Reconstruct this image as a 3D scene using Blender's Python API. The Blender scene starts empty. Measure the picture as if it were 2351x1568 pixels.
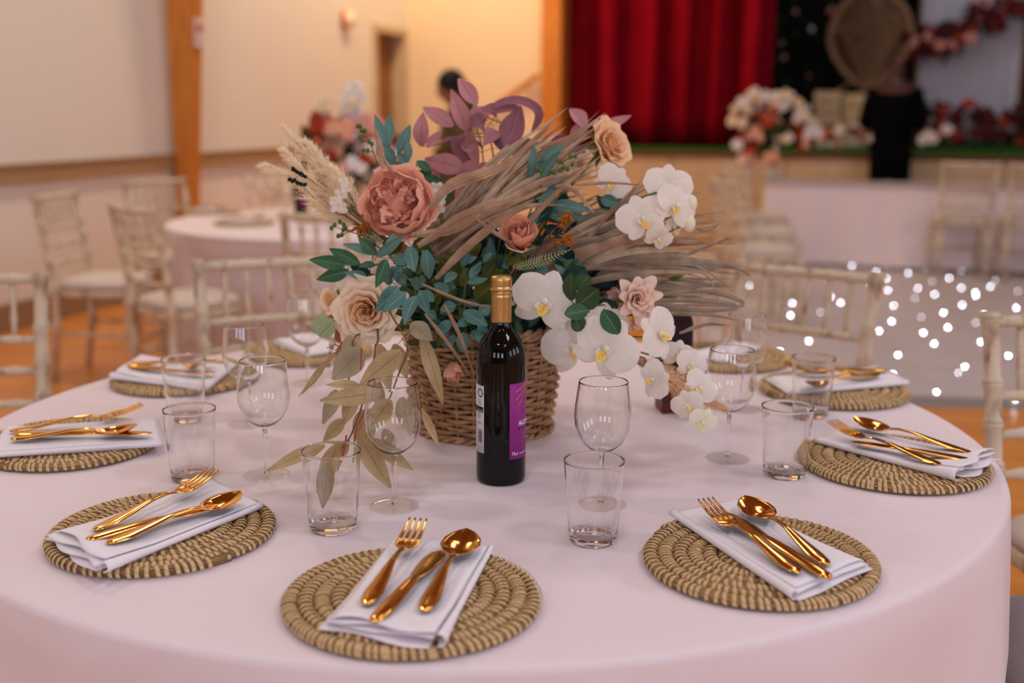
import bpy, math, random
from mathutils import Vector, Matrix, noise as mnoise
random.seed(7)
V = Vector
PI = math.pi
S = bpy.context.scene
COL = S.collection

# ------------------------------------------------------------------ camera
FPX, TILT, ROLL = 2600.0, 0.202606, -0.003983
CAM = V((0.0714, -2.0278, 1.3350))
ct, st = math.cos(TILT), math.sin(TILT)
RIGHT, FWD, UP = V((1, 0, 0)), V((0, ct, -st)), V((0, st, ct))
cr, sr = math.cos(ROLL), math.sin(ROLL)
cam = bpy.data.cameras.new('camera')
camo = bpy.data.objects.new('camera', cam)
COL.objects.link(camo)
# image x axis = RIGHT*cr - UP*sr ... (image y is down)
ix = RIGHT * cr - UP * sr
iy = -(RIGHT * sr) - UP * cr            # image down
R3 = Matrix((ix, -iy * 1.0, -FWD)).transposed()
ix = RIGHT * cr + UP * (-sr)
up2 = RIGHT * sr + UP * cr
R3 = Matrix((ix, up2, -FWD)).transposed()
camo.matrix_world = Matrix.Translation(CAM) @ R3.to_4x4()
cam.sensor_width = 36.0
cam.lens = 36.0 * FPX / 2351.0
cam.clip_start, cam.clip_end = 0.05, 80
cam.dof.use_dof = True
cam.dof.focus_distance = 1.66
cam.dof.aperture_fstop = 2.25
S.camera = camo

def ray(px, py):
    u = (px - 1175.5) / FPX; v = (py - 784.0) / FPX
    return ix * u - up2 * v + FWD
def at(px, py, d):
    return CAM + ray(px, py) * d
def onz(px, py, z=0.0):
    r = ray(px, py)
    return CAM + r * ((z - CAM.z) / r.z)
def onplane(px, py, p, n):
    r = ray(px, py)
    return CAM + r * ((p - CAM).dot(n) / r.dot(n))

# ------------------------------------------------------------------ colour management
S.view_settings.view_transform = 'Standard'
S.view_settings.look = 'None'
S.view_settings.gamma = 1.0
S.view_settings.use_curve_mapping = False
S.view_settings.exposure = -0.9
S.cycles.use_denoising = True
S.cycles.max_bounces = 14
S.cycles.diffuse_bounces = 4
S.cycles.glossy_bounces = 6
S.cycles.transmission_bounces = 12
S.cycles.transparent_max_bounces = 24
S.cycles.caustics_refractive = True
S.cycles.caustics_reflective = False
S.cycles.sample_clamp_indirect = 6.0

# ------------------------------------------------------------------ room frame: u along the stage front, v along the left wall
YAW = math.radians(17)
A_ = V((math.sin(YAW), math.cos(YAW), 0)); B_ = V((math.cos(YAW), -math.sin(YAW), 0))
_w0 = onz(0, 766, 0)
K = onplane(938, 300, _w0, B_); K.z = 0
def RM(u, v, z=0.0):
    return K + B_ * u + A_ * v + V((0, 0, z))
def RUV(p):
    d = p - K
    return d.dot(B_), d.dot(A_)

world = bpy.data.worlds.new('world'); S.world = world; world.use_nodes = True
world.node_tree.nodes['Background'].inputs[0].default_value = (0.55, 0.6, 0.75, 1)
world.node_tree.nodes['Background'].inputs[1].default_value = 0.3

def area(name, p, target, sx, sy, col, power, shape='RECTANGLE', spread=None):
    l = bpy.data.lights.new(name, 'AREA'); l.shape = shape; l.size = sx; l.size_y = sy
    l.color = col; l.energy = power
    if spread: l.spread = spread
    o = bpy.data.objects.new(name, l); COL.objects.link(o)
    o.location = p
    o.rotation_euler = (V(target) - V(p)).to_track_quat('-Z', 'Y').to_euler()
    return o
HALL_H = 5.2
U_R, V_N = 11.5, -18.5      # right wall and near wall of the hall
COOL = (0.76, 0.83, 1.0); WARM = (1.0, 0.66, 0.34); WARM2 = (1.0, 0.87, 0.73)
# daylight through the tall windows of the right wall and of the wall behind the camera
for i, v in enumerate((-8.2, -11.0, -13.8)):
    area('window_light', RM(U_R - 0.12, v, 2.6), RM(0, v, 1.0), 1.5, 2.0, COOL, 90)
for u, pw in ((2.2, 110), (5.0, 110), (7.8, 180)):
    area('window_light', RM(u, V_N + 0.12, 2.4), RM(u, 0, 1.0), 1.4, 2.0, COOL, pw)
for v in (-4.6, -7.8, -10.9, -14.0):      # roof windows
    area('roof_window_light', RM(7.6, v, HALL_H - 0.06), RM(6.6, v, 0), 1.1, 0.8, COOL, 95)
for v, pw in ((-7.8, 30), (-10.9, 34), (-14.0, 120)):
    area('roof_window_light', RM(4.3, v - .1, HALL_H - 0.06), RM(4.3, v + (2.5 if v < -13 else -.1), 0), 0.9, 0.7, COOL, pw)
# warm ceiling lamps
for (u, v, pw) in ((1.5, -3.0, 60), (1.3, -7.0, 110), (1.3, -11.0, 70), (4.4, -7.0, 30), (4.6, -12.0, 18), (7.6, -6.0, 25), (7.6, -10.5, 25), (4.8, -3.6, 30)):
    area('ceiling_light', RM(u, v, HALL_H - 0.25), RM(u, v, 0), 0.5, 0.5, WARM2, pw, 'DISK')
area('wall_wash_light', RM(1.3, -1.5, 4.6), RM(0.6, -0.1, 2.2), 0.8, 0.4, WARM, 150)
area('wall_wash_light', RM(1.2, -3.4, 4.7), RM(0.0, -3.6, 2.6), 0.8, 0.4, WARM, 90)
area('stage_light', RM(6.5, 1.0, 4.2), RM(6.0, 2.6, 1.2), 1.2, 0.4, (0.85, 0.88, 1.0), 16)

# ------------------------------------------------------------------ materials
def srgb(r, g, b):
    f = lambda c: c / 12.92 if c <= 0.04045 else ((c + 0.055) / 1.055) ** 2.4
    return (f(r / 255), f(g / 255), f(b / 255), 1)
M = {}
def mat(name, c1, rough=0.6, metal=0.0, c2=None, scale=20, stretch=(1, 1, 1), bump=0.0, bscale=None, coords='Object', detail=4,
        lo=0.35, hi=0.65, trans=0.0, spec=0.22, sheen=0.0, emit=None, estr=0, sss=0.0, vein=None, streak=None):
    m = bpy.data.materials.new(name); m.use_nodes = True
    nt = m.node_tree; N = nt.nodes; L = nt.links
    b = N['Principled BSDF']; out = N['Material Output']
    b.inputs['Base Color'].default_value = c1
    b.inputs['Roughness'].default_value = rough
    b.inputs['Metallic'].default_value = metal
    b.inputs['Specular IOR Level'].default_value = spec
    if sheen: b.inputs['Sheen Weight'].default_value = sheen
    if sss:
        b.inputs['Subsurface Weight'].default_value = sss
        b.inputs['Subsurface Radius'].default_value = (0.01, 0.006, 0.004)
    if emit:
        b.inputs['Emission Color'].default_value = emit; b.inputs['Emission Strength'].default_value = estr
    if c2 or bump:
        tc = N.new('ShaderNodeTexCoord'); mp = N.new('ShaderNodeMapping')
        mp.inputs['Scale'].default_value = stretch
        L.new(tc.outputs[coords], mp.inputs[0])
        nz = N.new('ShaderNodeTexNoise'); nz.inputs['Scale'].default_value = scale; nz.inputs['Detail'].default_value = detail
        L.new(mp.outputs[0], nz.inputs['Vector'])
        if c2:
            rp = N.new('ShaderNodeValToRGB')
            rp.color_ramp.elements[0].position = lo; rp.color_ramp.elements[0].color = c1
            rp.color_ramp.elements[1].position = hi; rp.color_ramp.elements[1].color = c2
            L.new(nz.outputs[0], rp.inputs[0]); L.new(rp.outputs[0], b.inputs['Base Color'])
        if bump:
            n2 = nz
            if bscale:
                n2 = N.new('ShaderNodeTexNoise'); n2.inputs['Scale'].default_value = bscale; n2.inputs['Detail'].default_value = 3
                L.new(mp.outputs[0], n2.inputs['Vector'])
            bp = N.new('ShaderNodeBump'); bp.inputs['Strength'].default_value = bump; bp.inputs['Distance'].default_value = 0.002
            L.new(n2.outputs[0], bp.inputs['Height']); L.new(bp.outputs[0], b.inputs['Normal'])
    if vein or streak:
        uvn = N.new('ShaderNodeTexCoord'); src = b.inputs['Base Color']; prev = src.links[0].from_socket if src.is_linked else None
        mx = N.new('ShaderNodeMixRGB')
        if prev: L.new(prev, mx.inputs[1])
        else: mx.inputs[1].default_value = c1
        mx.inputs[2].default_value = vein or streak
        def mth(op, a, b_=None, c_=None):
            n_ = N.new('ShaderNodeMath'); n_.operation = op
            for i_, x_ in enumerate((a, b_, c_)):
                if x_ is None: continue
                if hasattr(x_, 'links') or hasattr(x_, 'is_linked'): L.new(x_, n_.inputs[i_])
                else: n_.inputs[i_].default_value = x_
            return n_.outputs[0]
        if vein:
            sp = N.new('ShaderNodeSeparateXYZ'); L.new(uvn.outputs['UV'], sp.inputs[0])
            au = mth('ABSOLUTE', mth('SUBTRACT', sp.outputs[0], 0.5))
            mid = mth('LESS_THAN', au, 0.028)
            sid = mth('GREATER_THAN', mth('SINE', mth('MULTIPLY', mth('SUBTRACT', sp.outputs[1], mth('MULTIPLY', au, 0.45)), 62.0)), 0.93)
            f_ = mth('MAXIMUM', mth('MULTIPLY', mid, 0.7), mth('MULTIPLY', sid, 0.28))
        else:
            m3 = N.new('ShaderNodeMapping'); m3.inputs['Scale'].default_value = (16, 0.8, 1); L.new(uvn.outputs['UV'], m3.inputs[0])
            n3 = N.new('ShaderNodeTexNoise'); n3.inputs['Scale'].default_value = 1.0; n3.inputs['Detail'].default_value = 3; L.new(m3.outputs[0], n3.inputs[0])
            r3 = N.new('ShaderNodeMapRange'); r3.inputs['From Min'].default_value = .42; r3.inputs['From Max'].default_value = .66; L.new(n3.outputs[0], r3.inputs[0]); f_ = r3.outputs[0]
        L.new(f_, mx.inputs[0]); L.new(mx.outputs[0], src)
    if trans:
        tr = N.new('ShaderNodeBsdfTranslucent'); mx = N.new('ShaderNodeMixShader'); mx.inputs[0].default_value = trans
        src = b.inputs['Base Color']
        if src.is_linked: L.new(src.links[0].from_socket, tr.inputs[0])
        else: tr.inputs[0].default_value = c1
        L.new(b.outputs[0], mx.inputs[1]); L.new(tr.outputs[0], mx.inputs[2]); L.new(mx.outputs[0], out.inputs[0])
    M[name] = m
    return m
mat('plaster', srgb(226, 221, 213), 0.85, bump=0.15, scale=60)
mat('plaster_warm', srgb(232, 212, 180), 0.85, bump=0.15, scale=60)
mat('dado', srgb(176, 146, 108), 0.5, c2=srgb(164, 132, 96), scale=6, stretch=(1, 8, 8))
mat('skirting', srgb(150, 122, 92), 0.5)
mat('pine', srgb(208, 136, 62), 0.42, c2=srgb(186, 112, 46), scale=9, stretch=(6, 6, 0.5))
mat('door_wood', srgb(150, 104, 62), 0.5, c2=srgb(134, 88, 50), scale=9, stretch=(6, 6, 0.4))
mat('panelling', srgb(104, 72, 46), 0.6, c2=srgb(88, 58, 36), scale=4, stretch=(9, 1, 1))
mat('ceiling_paint', srgb(150, 112, 74), 0.7, c2=srgb(128, 90, 56), scale=4, stretch=(1, 9, 1))
mat('limewash', srgb(212, 194, 168), 0.38, c2=srgb(136, 98, 68), scale=26, stretch=(1, 1, 0.45), lo=0.52, hi=0.74, bump=0.3)
mat('cushion', srgb(205, 190, 176), 0.75, bump=0.2, scale=180, sheen=0.2)
mat('cushion_grey', srgb(124, 112, 108), 0.8, bump=0.2, scale=180, sheen=0.2)
mat('cloth', srgb(229, 213, 215), 0.85, bump=0.06, scale=1400, sheen=0.15)
mat('napkin', srgb(236, 228, 232), 0.8, bump=0.05, scale=900, sheen=0.1)
mat('gold', (0.80, 0.40, 0.09, 1), 0.13, 1.0, spec=.5)
mat('cap_gold', (0.60, 0.38, 0.14, 1), 0.34, 1.0)
mat('bottle_glass', (0.004, 0.003, 0.003, 1), 0.04, 0.0, spec=0.3)
mat('label_purple', srgb(150, 46, 130), 0.45)
mat('label_white', srgb(214, 205, 205), 0.5)
mat('ink_black', srgb(30, 26, 30), 0.5)
mat('ink_white', srgb(245, 240, 245), 0.5)
mat('ink_gold', srgb(215, 165, 80), 0.35, 0.3)
mat('curtain', srgb(136, 8, 30), 0.85, c2=srgb(122, 5, 26), scale=3, spec=.05)
mat('black_cloth', srgb(17, 17, 20), 0.85)
mat('suit', srgb(8, 8, 12), 0.9, spec=.05)
mat('skin_dark', srgb(78, 50, 44), 0.5)
mat('skin_mid', srgb(150, 105, 80), 0.5)
mat('hair', srgb(18, 14, 14), 0.6)
mat('olive_cloth', srgb(92, 80, 54), 0.85)
mat('shirt', srgb(200, 215, 230), 0.7)
mat('turf', srgb(38, 120, 34), 0.9, c2=srgb(22, 78, 20), scale=60, bump=0.8)
mat('stage_panel', srgb(205, 182, 150), 0.6, c2=srgb(192, 168, 136), scale=4)
mat('stage_lip', srgb(96, 58, 30), 0.5)
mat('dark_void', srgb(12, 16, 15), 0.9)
mat('panel_white', srgb(190, 195, 212), 0.7)
mat('crate', srgb(205, 188, 158), 0.6, c2=srgb(186, 166, 134), scale=8, stretch=(1, 1, 6))
mat('wicker', srgb(176, 138, 106), 0.55, c2=srgb(120, 88, 64), scale=30)
mat('wicker_basket', srgb(194, 152, 112), 0.5, c2=srgb(142, 100, 68), scale=45, lo=0.3, hi=0.7, bump=0.4)
mat('straw_coil', srgb(182, 144, 98), 0.55, c2=srgb(100, 70, 44), scale=1.0, stretch=(2.0, 44, 1), coords='UV', lo=0.38, hi=0.6, bump=0.6, detail=2)
mat('straw_stitch', srgb(220, 188, 138), 0.45, c2=srgb(184, 148, 102), scale=220, bump=0.2)
mat('dance_floor', srgb(196, 186, 186), 0.30, c2=srgb(188, 176, 174), scale=3)
mat('dance_edge', srgb(132, 124, 120), 0.45)
mat('led', (1, 1, 1, 1), 0.5, emit=(0.82, 0.88, 1.0, 1), estr=150)
mat('led_dim', (1, 1, 1, 1), 0.5, emit=(0.85, 0.85, 1.0, 1), estr=38)
mat('sign_white', srgb(225, 215, 215), 0.5)
mat('sign_red', srgb(190, 40, 50), 0.5)
mat('alarm_cream', srgb(245, 222, 190), 0.4)
mat('alarm_red', srgb(190, 80, 50), 0.4)
mat('mahogany', srgb(98, 42, 34), 0.35, c2=srgb(70, 28, 24), scale=10, stretch=(1, 1, 8))
mat('sign_dark', srgb(56, 36, 40), 0.3, c2=srgb(36, 22, 26), scale=5, stretch=(8, 1, 1))
mat('candle_glass', srgb(200, 190, 170), 0.2)
# plants
mat('petal_rosepink', srgb(250, 194, 166), 0.62, c2=srgb(242, 178, 150), scale=14, bump=0.25, bscale=160, trans=0.22)
mat('petal_rosedeep', srgb(240, 178, 154), 0.62, c2=srgb(224, 154, 132), scale=14, bump=0.25, bscale=160, trans=0.18)
mat('petal_peach', srgb(252, 216, 174), 0.6, c2=srgb(246, 200, 152), scale=10, bump=0.25, bscale=160, trans=0.28)
mat('petal_cream', srgb(255, 240, 214), 0.6, c2=srgb(254, 228, 194), scale=10, bump=0.25, bscale=160, trans=0.28)
mat('petal_pale', srgb(255, 230, 212), 0.55, c2=srgb(252, 218, 198), scale=10, bump=0.25, bscale=160, trans=0.25)
mat('orchid_white', srgb(250, 243, 234), 0.5, c2=srgb(244, 232, 216), scale=12, bump=0.35, bscale=120, trans=0.3, streak=srgb(243, 232, 220))
mat('orchid_yellow', srgb(242, 190, 60), 0.5, c2=srgb(250, 226, 150), scale=60)
mat('orchid_bud', srgb(246, 240, 214), 0.5, trans=0.2)
mat('leaf_teal', srgb(100, 136, 124), 0.55, c2=srgb(76, 114, 106), scale=12, bump=0.2, bscale=90, trans=0.12, vein=srgb(136, 164, 148))
mat('leaf_green', srgb(66, 108, 72), 0.45, c2=srgb(46, 84, 58), scale=12, bump=0.2, bscale=90, trans=0.12, vein=srgb(110, 146, 100))
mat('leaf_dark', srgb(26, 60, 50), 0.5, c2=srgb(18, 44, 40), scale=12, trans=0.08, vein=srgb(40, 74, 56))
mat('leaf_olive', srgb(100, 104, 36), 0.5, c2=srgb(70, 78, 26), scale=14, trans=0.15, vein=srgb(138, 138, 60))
mat('leaf_rose', srgb(66, 88, 52), 0.5, c2=srgb(44, 66, 40), scale=14, bump=0.2, bscale=90, trans=0.12, vein=srgb(104, 122, 80))
mat('leaf_mauve', srgb(204, 146, 146), 0.55, c2=srgb(174, 112, 118), scale=11, bump=0.2, bscale=90, trans=0.2, vein=srgb(150, 92, 98))
mat('leaf_plum', srgb(160, 104, 110), 0.5, c2=srgb(128, 78, 90), scale=11, bump=0.2, bscale=90, trans=0.12, vein=srgb(176, 120, 126))
mat('leaf_cream', srgb(206, 182, 136), 0.6, c2=srgb(178, 148, 102), scale=22, bump=0.3, bscale=120, trans=0.25, vein=srgb(146, 112, 76))
mat('leaf_greige', srgb(186, 170, 142), 0.6, c2=srgb(164, 146, 116), scale=22, bump=0.3, bscale=120, trans=0.25, vein=srgb(154, 130, 102))
mat('leaf_sage', srgb(172, 184, 142), 0.6, c2=srgb(150, 164, 120), scale=12, trans=0.2, vein=srgb(112, 130, 88))
mat('leaf_terra', srgb(186, 112, 88), 0.6, trans=0.2)
mat('blade_tan', srgb(204, 170, 138), 0.5, c2=srgb(160, 122, 94), scale=30, bump=0.35, trans=0.12, streak=srgb(126, 92, 68))
mat('blade_light', srgb(224, 200, 172), 0.5, c2=srgb(186, 156, 126), scale=30, bump=0.35, trans=0.12, streak=srgb(150, 120, 94))
mat('blade_grey', srgb(184, 166, 144), 0.5, c2=srgb(140, 118, 98), scale=30, bump=0.35, trans=0.12, streak=srgb(116, 96, 80))
mat('pampas', srgb(255, 240, 212), 0.8, trans=0.35)
mat('pampas_pink', srgb(246, 212, 174), 0.8, trans=0.35)
mat('stem_green', srgb(86, 108, 46), 0.6)
mat('stem_brown', srgb(120, 88, 54), 0.6)
mat('stem_red', srgb(170, 50, 44), 0.6)
mat('yarrow', srgb(190, 118, 34), 0.7, c2=srgb(150, 84, 20), scale=80)
mat('foam', srgb(22, 34, 28), 0.9)
mat('b_white', srgb(238, 228, 224), 0.7); mat('b_rust', srgb(168, 60, 34), 0.7); mat('b_peach', srgb(238, 176, 142), 0.7)
mat('b_burg', srgb(84, 26, 36), 0.7); mat('b_pink', srgb(222, 160, 150), 0.7); mat('b_orange', srgb(206, 90, 44), 0.7)
mat('b_green', srgb(44, 58, 32), 0.8); mat('b_cream', srgb(240, 218, 180), 0.7)

def glass_thin(name):
    m = bpy.data.materials.new(name); m.use_nodes = True
    nt = m.node_tree; N = nt.nodes; L = nt.links; N.remove(N['Principled BSDF'])
    tr = N.new('ShaderNodeBsdfTransparent'); tr.inputs[0].default_value = (0.988, 0.992, 0.990, 1)
    gl = N.new('ShaderNodeBsdfGlossy'); gl.inputs['Roughness'].default_value = 0.0; gl.inputs[0].default_value = (1, 1, 1, 1)
    fr = N.new('ShaderNodeFresnel'); fr.inputs[0].default_value = 1.5
    ge = N.new('ShaderNodeNewGeometry'); mr = N.new('ShaderNodeMapRange')
    mr.inputs['To Min'].default_value = 1.5; mr.inputs['To Max'].default_value = 1 / 1.5
    L.new(ge.outputs['Backfacing'], mr.inputs['Value']); L.new(mr.outputs[0], fr.inputs[0])
    mx = N.new('ShaderNodeMixShader')
    mu = N.new('ShaderNodeMath'); mu.operation = 'MULTIPLY'; mu.inputs[1].default_value = 0.8; L.new(fr.outputs[0], mu.inputs[0])
    L.new(mu.outputs[0], mx.inputs[0]); L.new(tr.outputs[0], mx.inputs[1]); L.new(gl.outputs[0], mx.inputs[2])
    L.new(mx.outputs[0], N['Material Output'].inputs[0]); M[name] = m
def glass_solid(name, fac=1.0):
    m = bpy.data.materials.new(name); m.use_nodes = True
    nt = m.node_tree; N = nt.nodes; L = nt.links; N.remove(N['Principled BSDF'])
    g = N.new('ShaderNodeBsdfGlass'); g.inputs['IOR'].default_value = 1.48; g.inputs['Roughness'].default_value = 0
    g.inputs[0].default_value = (0.995, 0.998, 0.996, 1)
    tr = N.new('ShaderNodeBsdfTransparent'); tr.inputs[0].default_value = (0.995, 0.998, 0.996, 1)
    mx = N.new('ShaderNodeMixShader'); mx.inputs[0].default_value = fac
    L.new(tr.outputs[0], mx.inputs[1]); L.new(g.outputs[0], mx.inputs[2])
    L.new(mx.outputs[0], N['Material Output'].inputs[0]); M[name] = m
glass_solid('glass_thin'); glass_solid('glass_solid'); glass_solid('glass_foot', .25)

def wood_floor():
    m = bpy.data.materials.new('floor_wood'); m.use_nodes = True
    nt = m.node_tree; N = nt.nodes; L = nt.links; b = N['Principled BSDF']
    tc = N.new('ShaderNodeTexCoord'); mp = N.new('ShaderNodeMapping'); L.new(tc.outputs['Object'], mp.inputs[0])
    br = N.new('ShaderNodeTexBrick'); br.inputs['Scale'].default_value = 1.0
    br.inputs['Brick Width'].default_value = 1.6; br.inputs['Row Height'].default_value = 0.07; br.inputs['Mortar Size'].default_value = 0.001
    br.inputs['Color1'].default_value = srgb(226, 150, 72); br.inputs['Color2'].default_value = srgb(212, 132, 56); br.inputs['Mortar'].default_value = srgb(110, 60, 28)
    L.new(mp.outputs[0], br.inputs[0])
    nz = N.new('ShaderNodeTexNoise'); nz.inputs['Scale'].default_value = 3; mp2 = N.new('ShaderNodeMapping'); mp2.inputs['Scale'].default_value = (1, 14, 1)
    L.new(tc.outputs['Object'], mp2.inputs[0]); L.new(mp2.outputs[0], nz.inputs[0])
    mx = N.new('ShaderNodeMixRGB'); mx.blend_type = 'MULTIPLY'; mx.inputs[0].default_value = 0.25
    L.new(br.outputs[0], mx.inputs[1]); L.new(nz.outputs[0], mx.inputs[2]); L.new(mx.outputs[0], b.inputs['Base Color'])
    b.inputs['Roughness'].default_value = 0.32
    M['floor_wood'] = m
wood_floor()

# ------------------------------------------------------------------ mesh builder
class MB:
    def __init__(s): s.v = []; s.f = []; s.uv = None
    def quad_grid(s, rows, close_u=False, close_v=False):
        """rows: list of equally long lists of points"""
        b = len(s.v); n = len(rows); m = len(rows[0])
        for r in rows: s.v.extend([tuple(p) for p in r])
        for i in range(n if close_v else n - 1):
            for j in range(m if close_u else m - 1):
                a = b + i * m + j; c = b + i * m + (j + 1) % m
                d = b + ((i + 1) % n) * m + (j + 1) % m; e = b + ((i + 1) % n) * m + j
                s.f.append((a, c, d, e))
        return b
    def lathe(s, prof, seg=32, o=(0, 0, 0), cap0=False, cap1=False):
        rows = [[(o[0] + r * math.cos(2 * PI * k / seg), o[1] + r * math.sin(2 * PI * k / seg), o[2] + z) for k in range(seg)] for r, z in prof]
        b = s.quad_grid(rows, close_u=True)
        if cap0: s.f.append(tuple(b + k for k in range(seg))[::-1])
        if cap1: s.f.append(tuple(b + (len(prof) - 1) * seg + k for k in range(seg)))
        return s
    def tube(s, pts, rad, seg=8, caps=True, closed=False):
        pts = [V(p) for p in pts]; n = len(pts)
        if not hasattr(rad, '__len__'): rad = [rad] * n
        rows = []; up = None
        for i in range(n):
            if closed: t = pts[(i + 1) % n] - pts[i - 1]
            else: t = pts[min(i + 1, n - 1)] - pts[max(i - 1, 0)]
            if t.length < 1e-9: t = V((0, 0, 1))
            t.normalize()
            if up is None: up = t.orthogonal().normalized()
            up = (up - t * up.dot(t))
            if up.length < 1e-6: up = t.orthogonal()
            up.normalize(); w = t.cross(up)
            rows.append([pts[i] + (up * math.cos(2 * PI * k / seg) + w * math.sin(2 * PI * k / seg)) * rad[i] for k in range(seg)])
        b = s.quad_grid(rows, close_u=True, close_v=closed)
        if caps and not closed:
            s.f.append(tuple(b + k for k in range(seg))[::-1]); s.f.append(tuple(b + (n - 1) * seg + k for k in range(seg)))
        return s
    def box(s, x0, x1, y0, y1, z0, z1):
        b = len(s.v)
        s.v += [(x0, y0, z0), (x1, y0, z0), (x1, y1, z0), (x0, y1, z0), (x0, y0, z1), (x1, y0, z1), (x1, y1, z1), (x0, y1, z1)]
        s.f += [tuple(b + i for i in q) for q in ((3, 2, 1, 0), (4, 5, 6, 7), (0, 1, 5, 4), (1, 2, 6, 5), (2, 3, 7, 6), (3, 0, 4, 7))]
        return s
    def ball(s, c, r, seg=8, rings=6, sc=(1, 1, 1)):
        prof = [(max(1e-4, math.sin(PI * i / rings)) * r, -math.cos(PI * i / rings) * r) for i in range(rings + 1)]
        rows = [[(c[0] + q * math.cos(2 * PI * k / seg) * sc[0], c[1] + q * math.sin(2 * PI * k / seg) * sc[1], c[2] + z * sc[2]) for k in range(seg)] for q, z in prof]
        s.quad_grid(rows, close_u=True); return s
    def mesh(s, name, m, smooth=True):
        me = bpy.data.meshes.new(name); me.from_pydata([tuple(p) for p in s.v], [], s.f)
        if m: me.materials.append(M[m] if isinstance(m, str) else m)
        if smooth: me.polygons.foreach_set('use_smooth', [True] * len(me.polygons))
        return me
    def build(s, name, m, parent=None, smooth=True, loc=None, rz=None, kind=None):
        o = bpy.data.objects.new(name, s.mesh(name, m, smooth)); COL.objects.link(o)
        if parent: o.parent = parent
        if loc is not None: o.location = loc
        if rz is not None: o.rotation_euler = (0, 0, rz)
        if kind: o['kind'] = kind
        return o
def grid_uv(o, nc):
    me = o.data; nr = len(me.vertices) // nc; uv = me.uv_layers.new(name='UVMap'); buf = []
    for l in me.loops: buf += [(l.vertex_index % nc) / (nc - 1), (l.vertex_index // nc) / max(1, nr - 1)]
    uv.data.foreach_set('uv', buf); return o
def tag(o, label, cat, group=None, kind=None):
    o['label'] = label; o['category'] = cat
    if group: o['group'] = group
    if kind: o['kind'] = kind
    return o
def thing(name, label, cat, loc=(0, 0, 0), rz=0, group=None):
    o = bpy.data.objects.new(name, None); o.empty_display_size = 0.05; COL.objects.link(o)
    o.location = loc; o.rotation_euler = (0, 0, rz)
    return tag(o, label, cat, group)
KIDS = {}
def dup(root, loc=None, rz=None, label=None, group=None):
    def cp(o, par):
        c = o.copy(); COL.objects.link(c); c.parent = par
        for ch in o.children: cp(ch, c)
        return c
    r = cp(root, None)
    if loc is not None: r.location = loc
    if rz is not None: r.rotation_euler = (0, 0, rz)
    if label: r['label'] = label
    if group: r['group'] = group
    return r
def sharp(o, ang=35):
    for p in o.data.polygons: p.use_smooth = False
    return o
def bevel(o, w=0.004, seg=2):
    m = o.modifiers.new('bevel', 'BEVEL'); m.width = w; m.segments = seg; m.limit_method = 'ANGLE'
    return o
def struct(o):
    o['kind'] = 'structure'; return o
def bez(pts, n):
    """Catmull-Rom through pts, n samples"""
    P = [V(p) for p in pts]
    if len(P) == 2: return [P[0].lerp(P[1], i / (n - 1)) for i in range(n)]
    P = [P[0] * 2 - P[1]] + P + [P[-1] * 2 - P[-2]]
    out = []; m = len(P) - 3
    for i in range(n):
        t = i / (n - 1) * m; k = min(int(t), m - 1); t -= k
        a, b, c, d = P[k:k + 4]
        out.append(0.5 * ((2 * b) + (c - a) * t + (2 * a - 5 * b + 4 * c - d) * t * t + (3 * b - a - 3 * c + d) * t ** 3))
    return out

# ------------------------------------------------------------------ the hall
def rbox(name, u0, u1, v0, v1, z0, z1, m, parent=None, kind='structure'):
    """a box given in room coordinates"""
    o = MB().box(0, u1 - u0, 0, v1 - v0, 0, z1 - z0).build(name, m, parent, smooth=False)
    p = RM(u0, v0, z0)
    if parent: o.matrix_local = Matrix.Translation(p) @ Matrix.Rotation(-YAW, 4, 'Z')
    else: o.location = p; o.rotation_euler = (0, 0, -YAW)
    if kind: o['kind'] = kind
    return o
STAGE_U0 = RUV(onplane(1292, 300, RM(0, 0), A_))[0]
BEAM_U0 = RUV(onplane(1247, 300, RM(0, 0), A_))[0]
STAGE_H = 0.92
rbox('floor', -0.3, U_R + 0.3, V_N - 0.3, 5.0, -0.1, 0, 'floor_wood')
for k in range(6):
    rbox('ceiling_beam', 0.0, U_R, -1.5 - 3.1 * k, -1.36 - 3.1 * k, HALL_H - 0.45, HALL_H, 'pine')
rbox('ceiling', -0.3, U_R + 0.3, V_N - 0.3, 5.0, HALL_H, HALL_H + 0.1, 'ceiling_paint')
# left wall with the door opening
d0 = RUV(onplane(862, 200, RM(0, 0), B_))[1]; d1 = -0.12
DTOP = 2.12
wl = MB()
wl.box(-0.2, 0, V_N, d0, 0, HALL_H); wl.box(-0.2, 0, d1, 0.2, 0, HALL_H); wl.box(-0.2, 0, d0, d1, DTOP, HALL_H)
o = wl.build('wall_left', 'plaster', smooth=False, loc=RM(0, 0), rz=-YAW, kind='structure')
rbox('wall_back', 0, BEAM_U0, 0, 0.2, 0, HALL_H, 'plaster_warm')
o = MB().box(STAGE_U0 - 0.1, U_R, 0, 0.2, 4.4, HALL_H).build('wall_above_stage', 'plaster_warm', smooth=False, loc=RM(0, 0), rz=-YAW, kind='structure')
rbox('wall_right', U_R, U_R + 0.2, V_N, 5, 0, HALL_H, 'plaster')
rbox('wall_near', 0, U_R, V_N - 0.2, V_N, 0, HALL_H, 'panelling')
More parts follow.
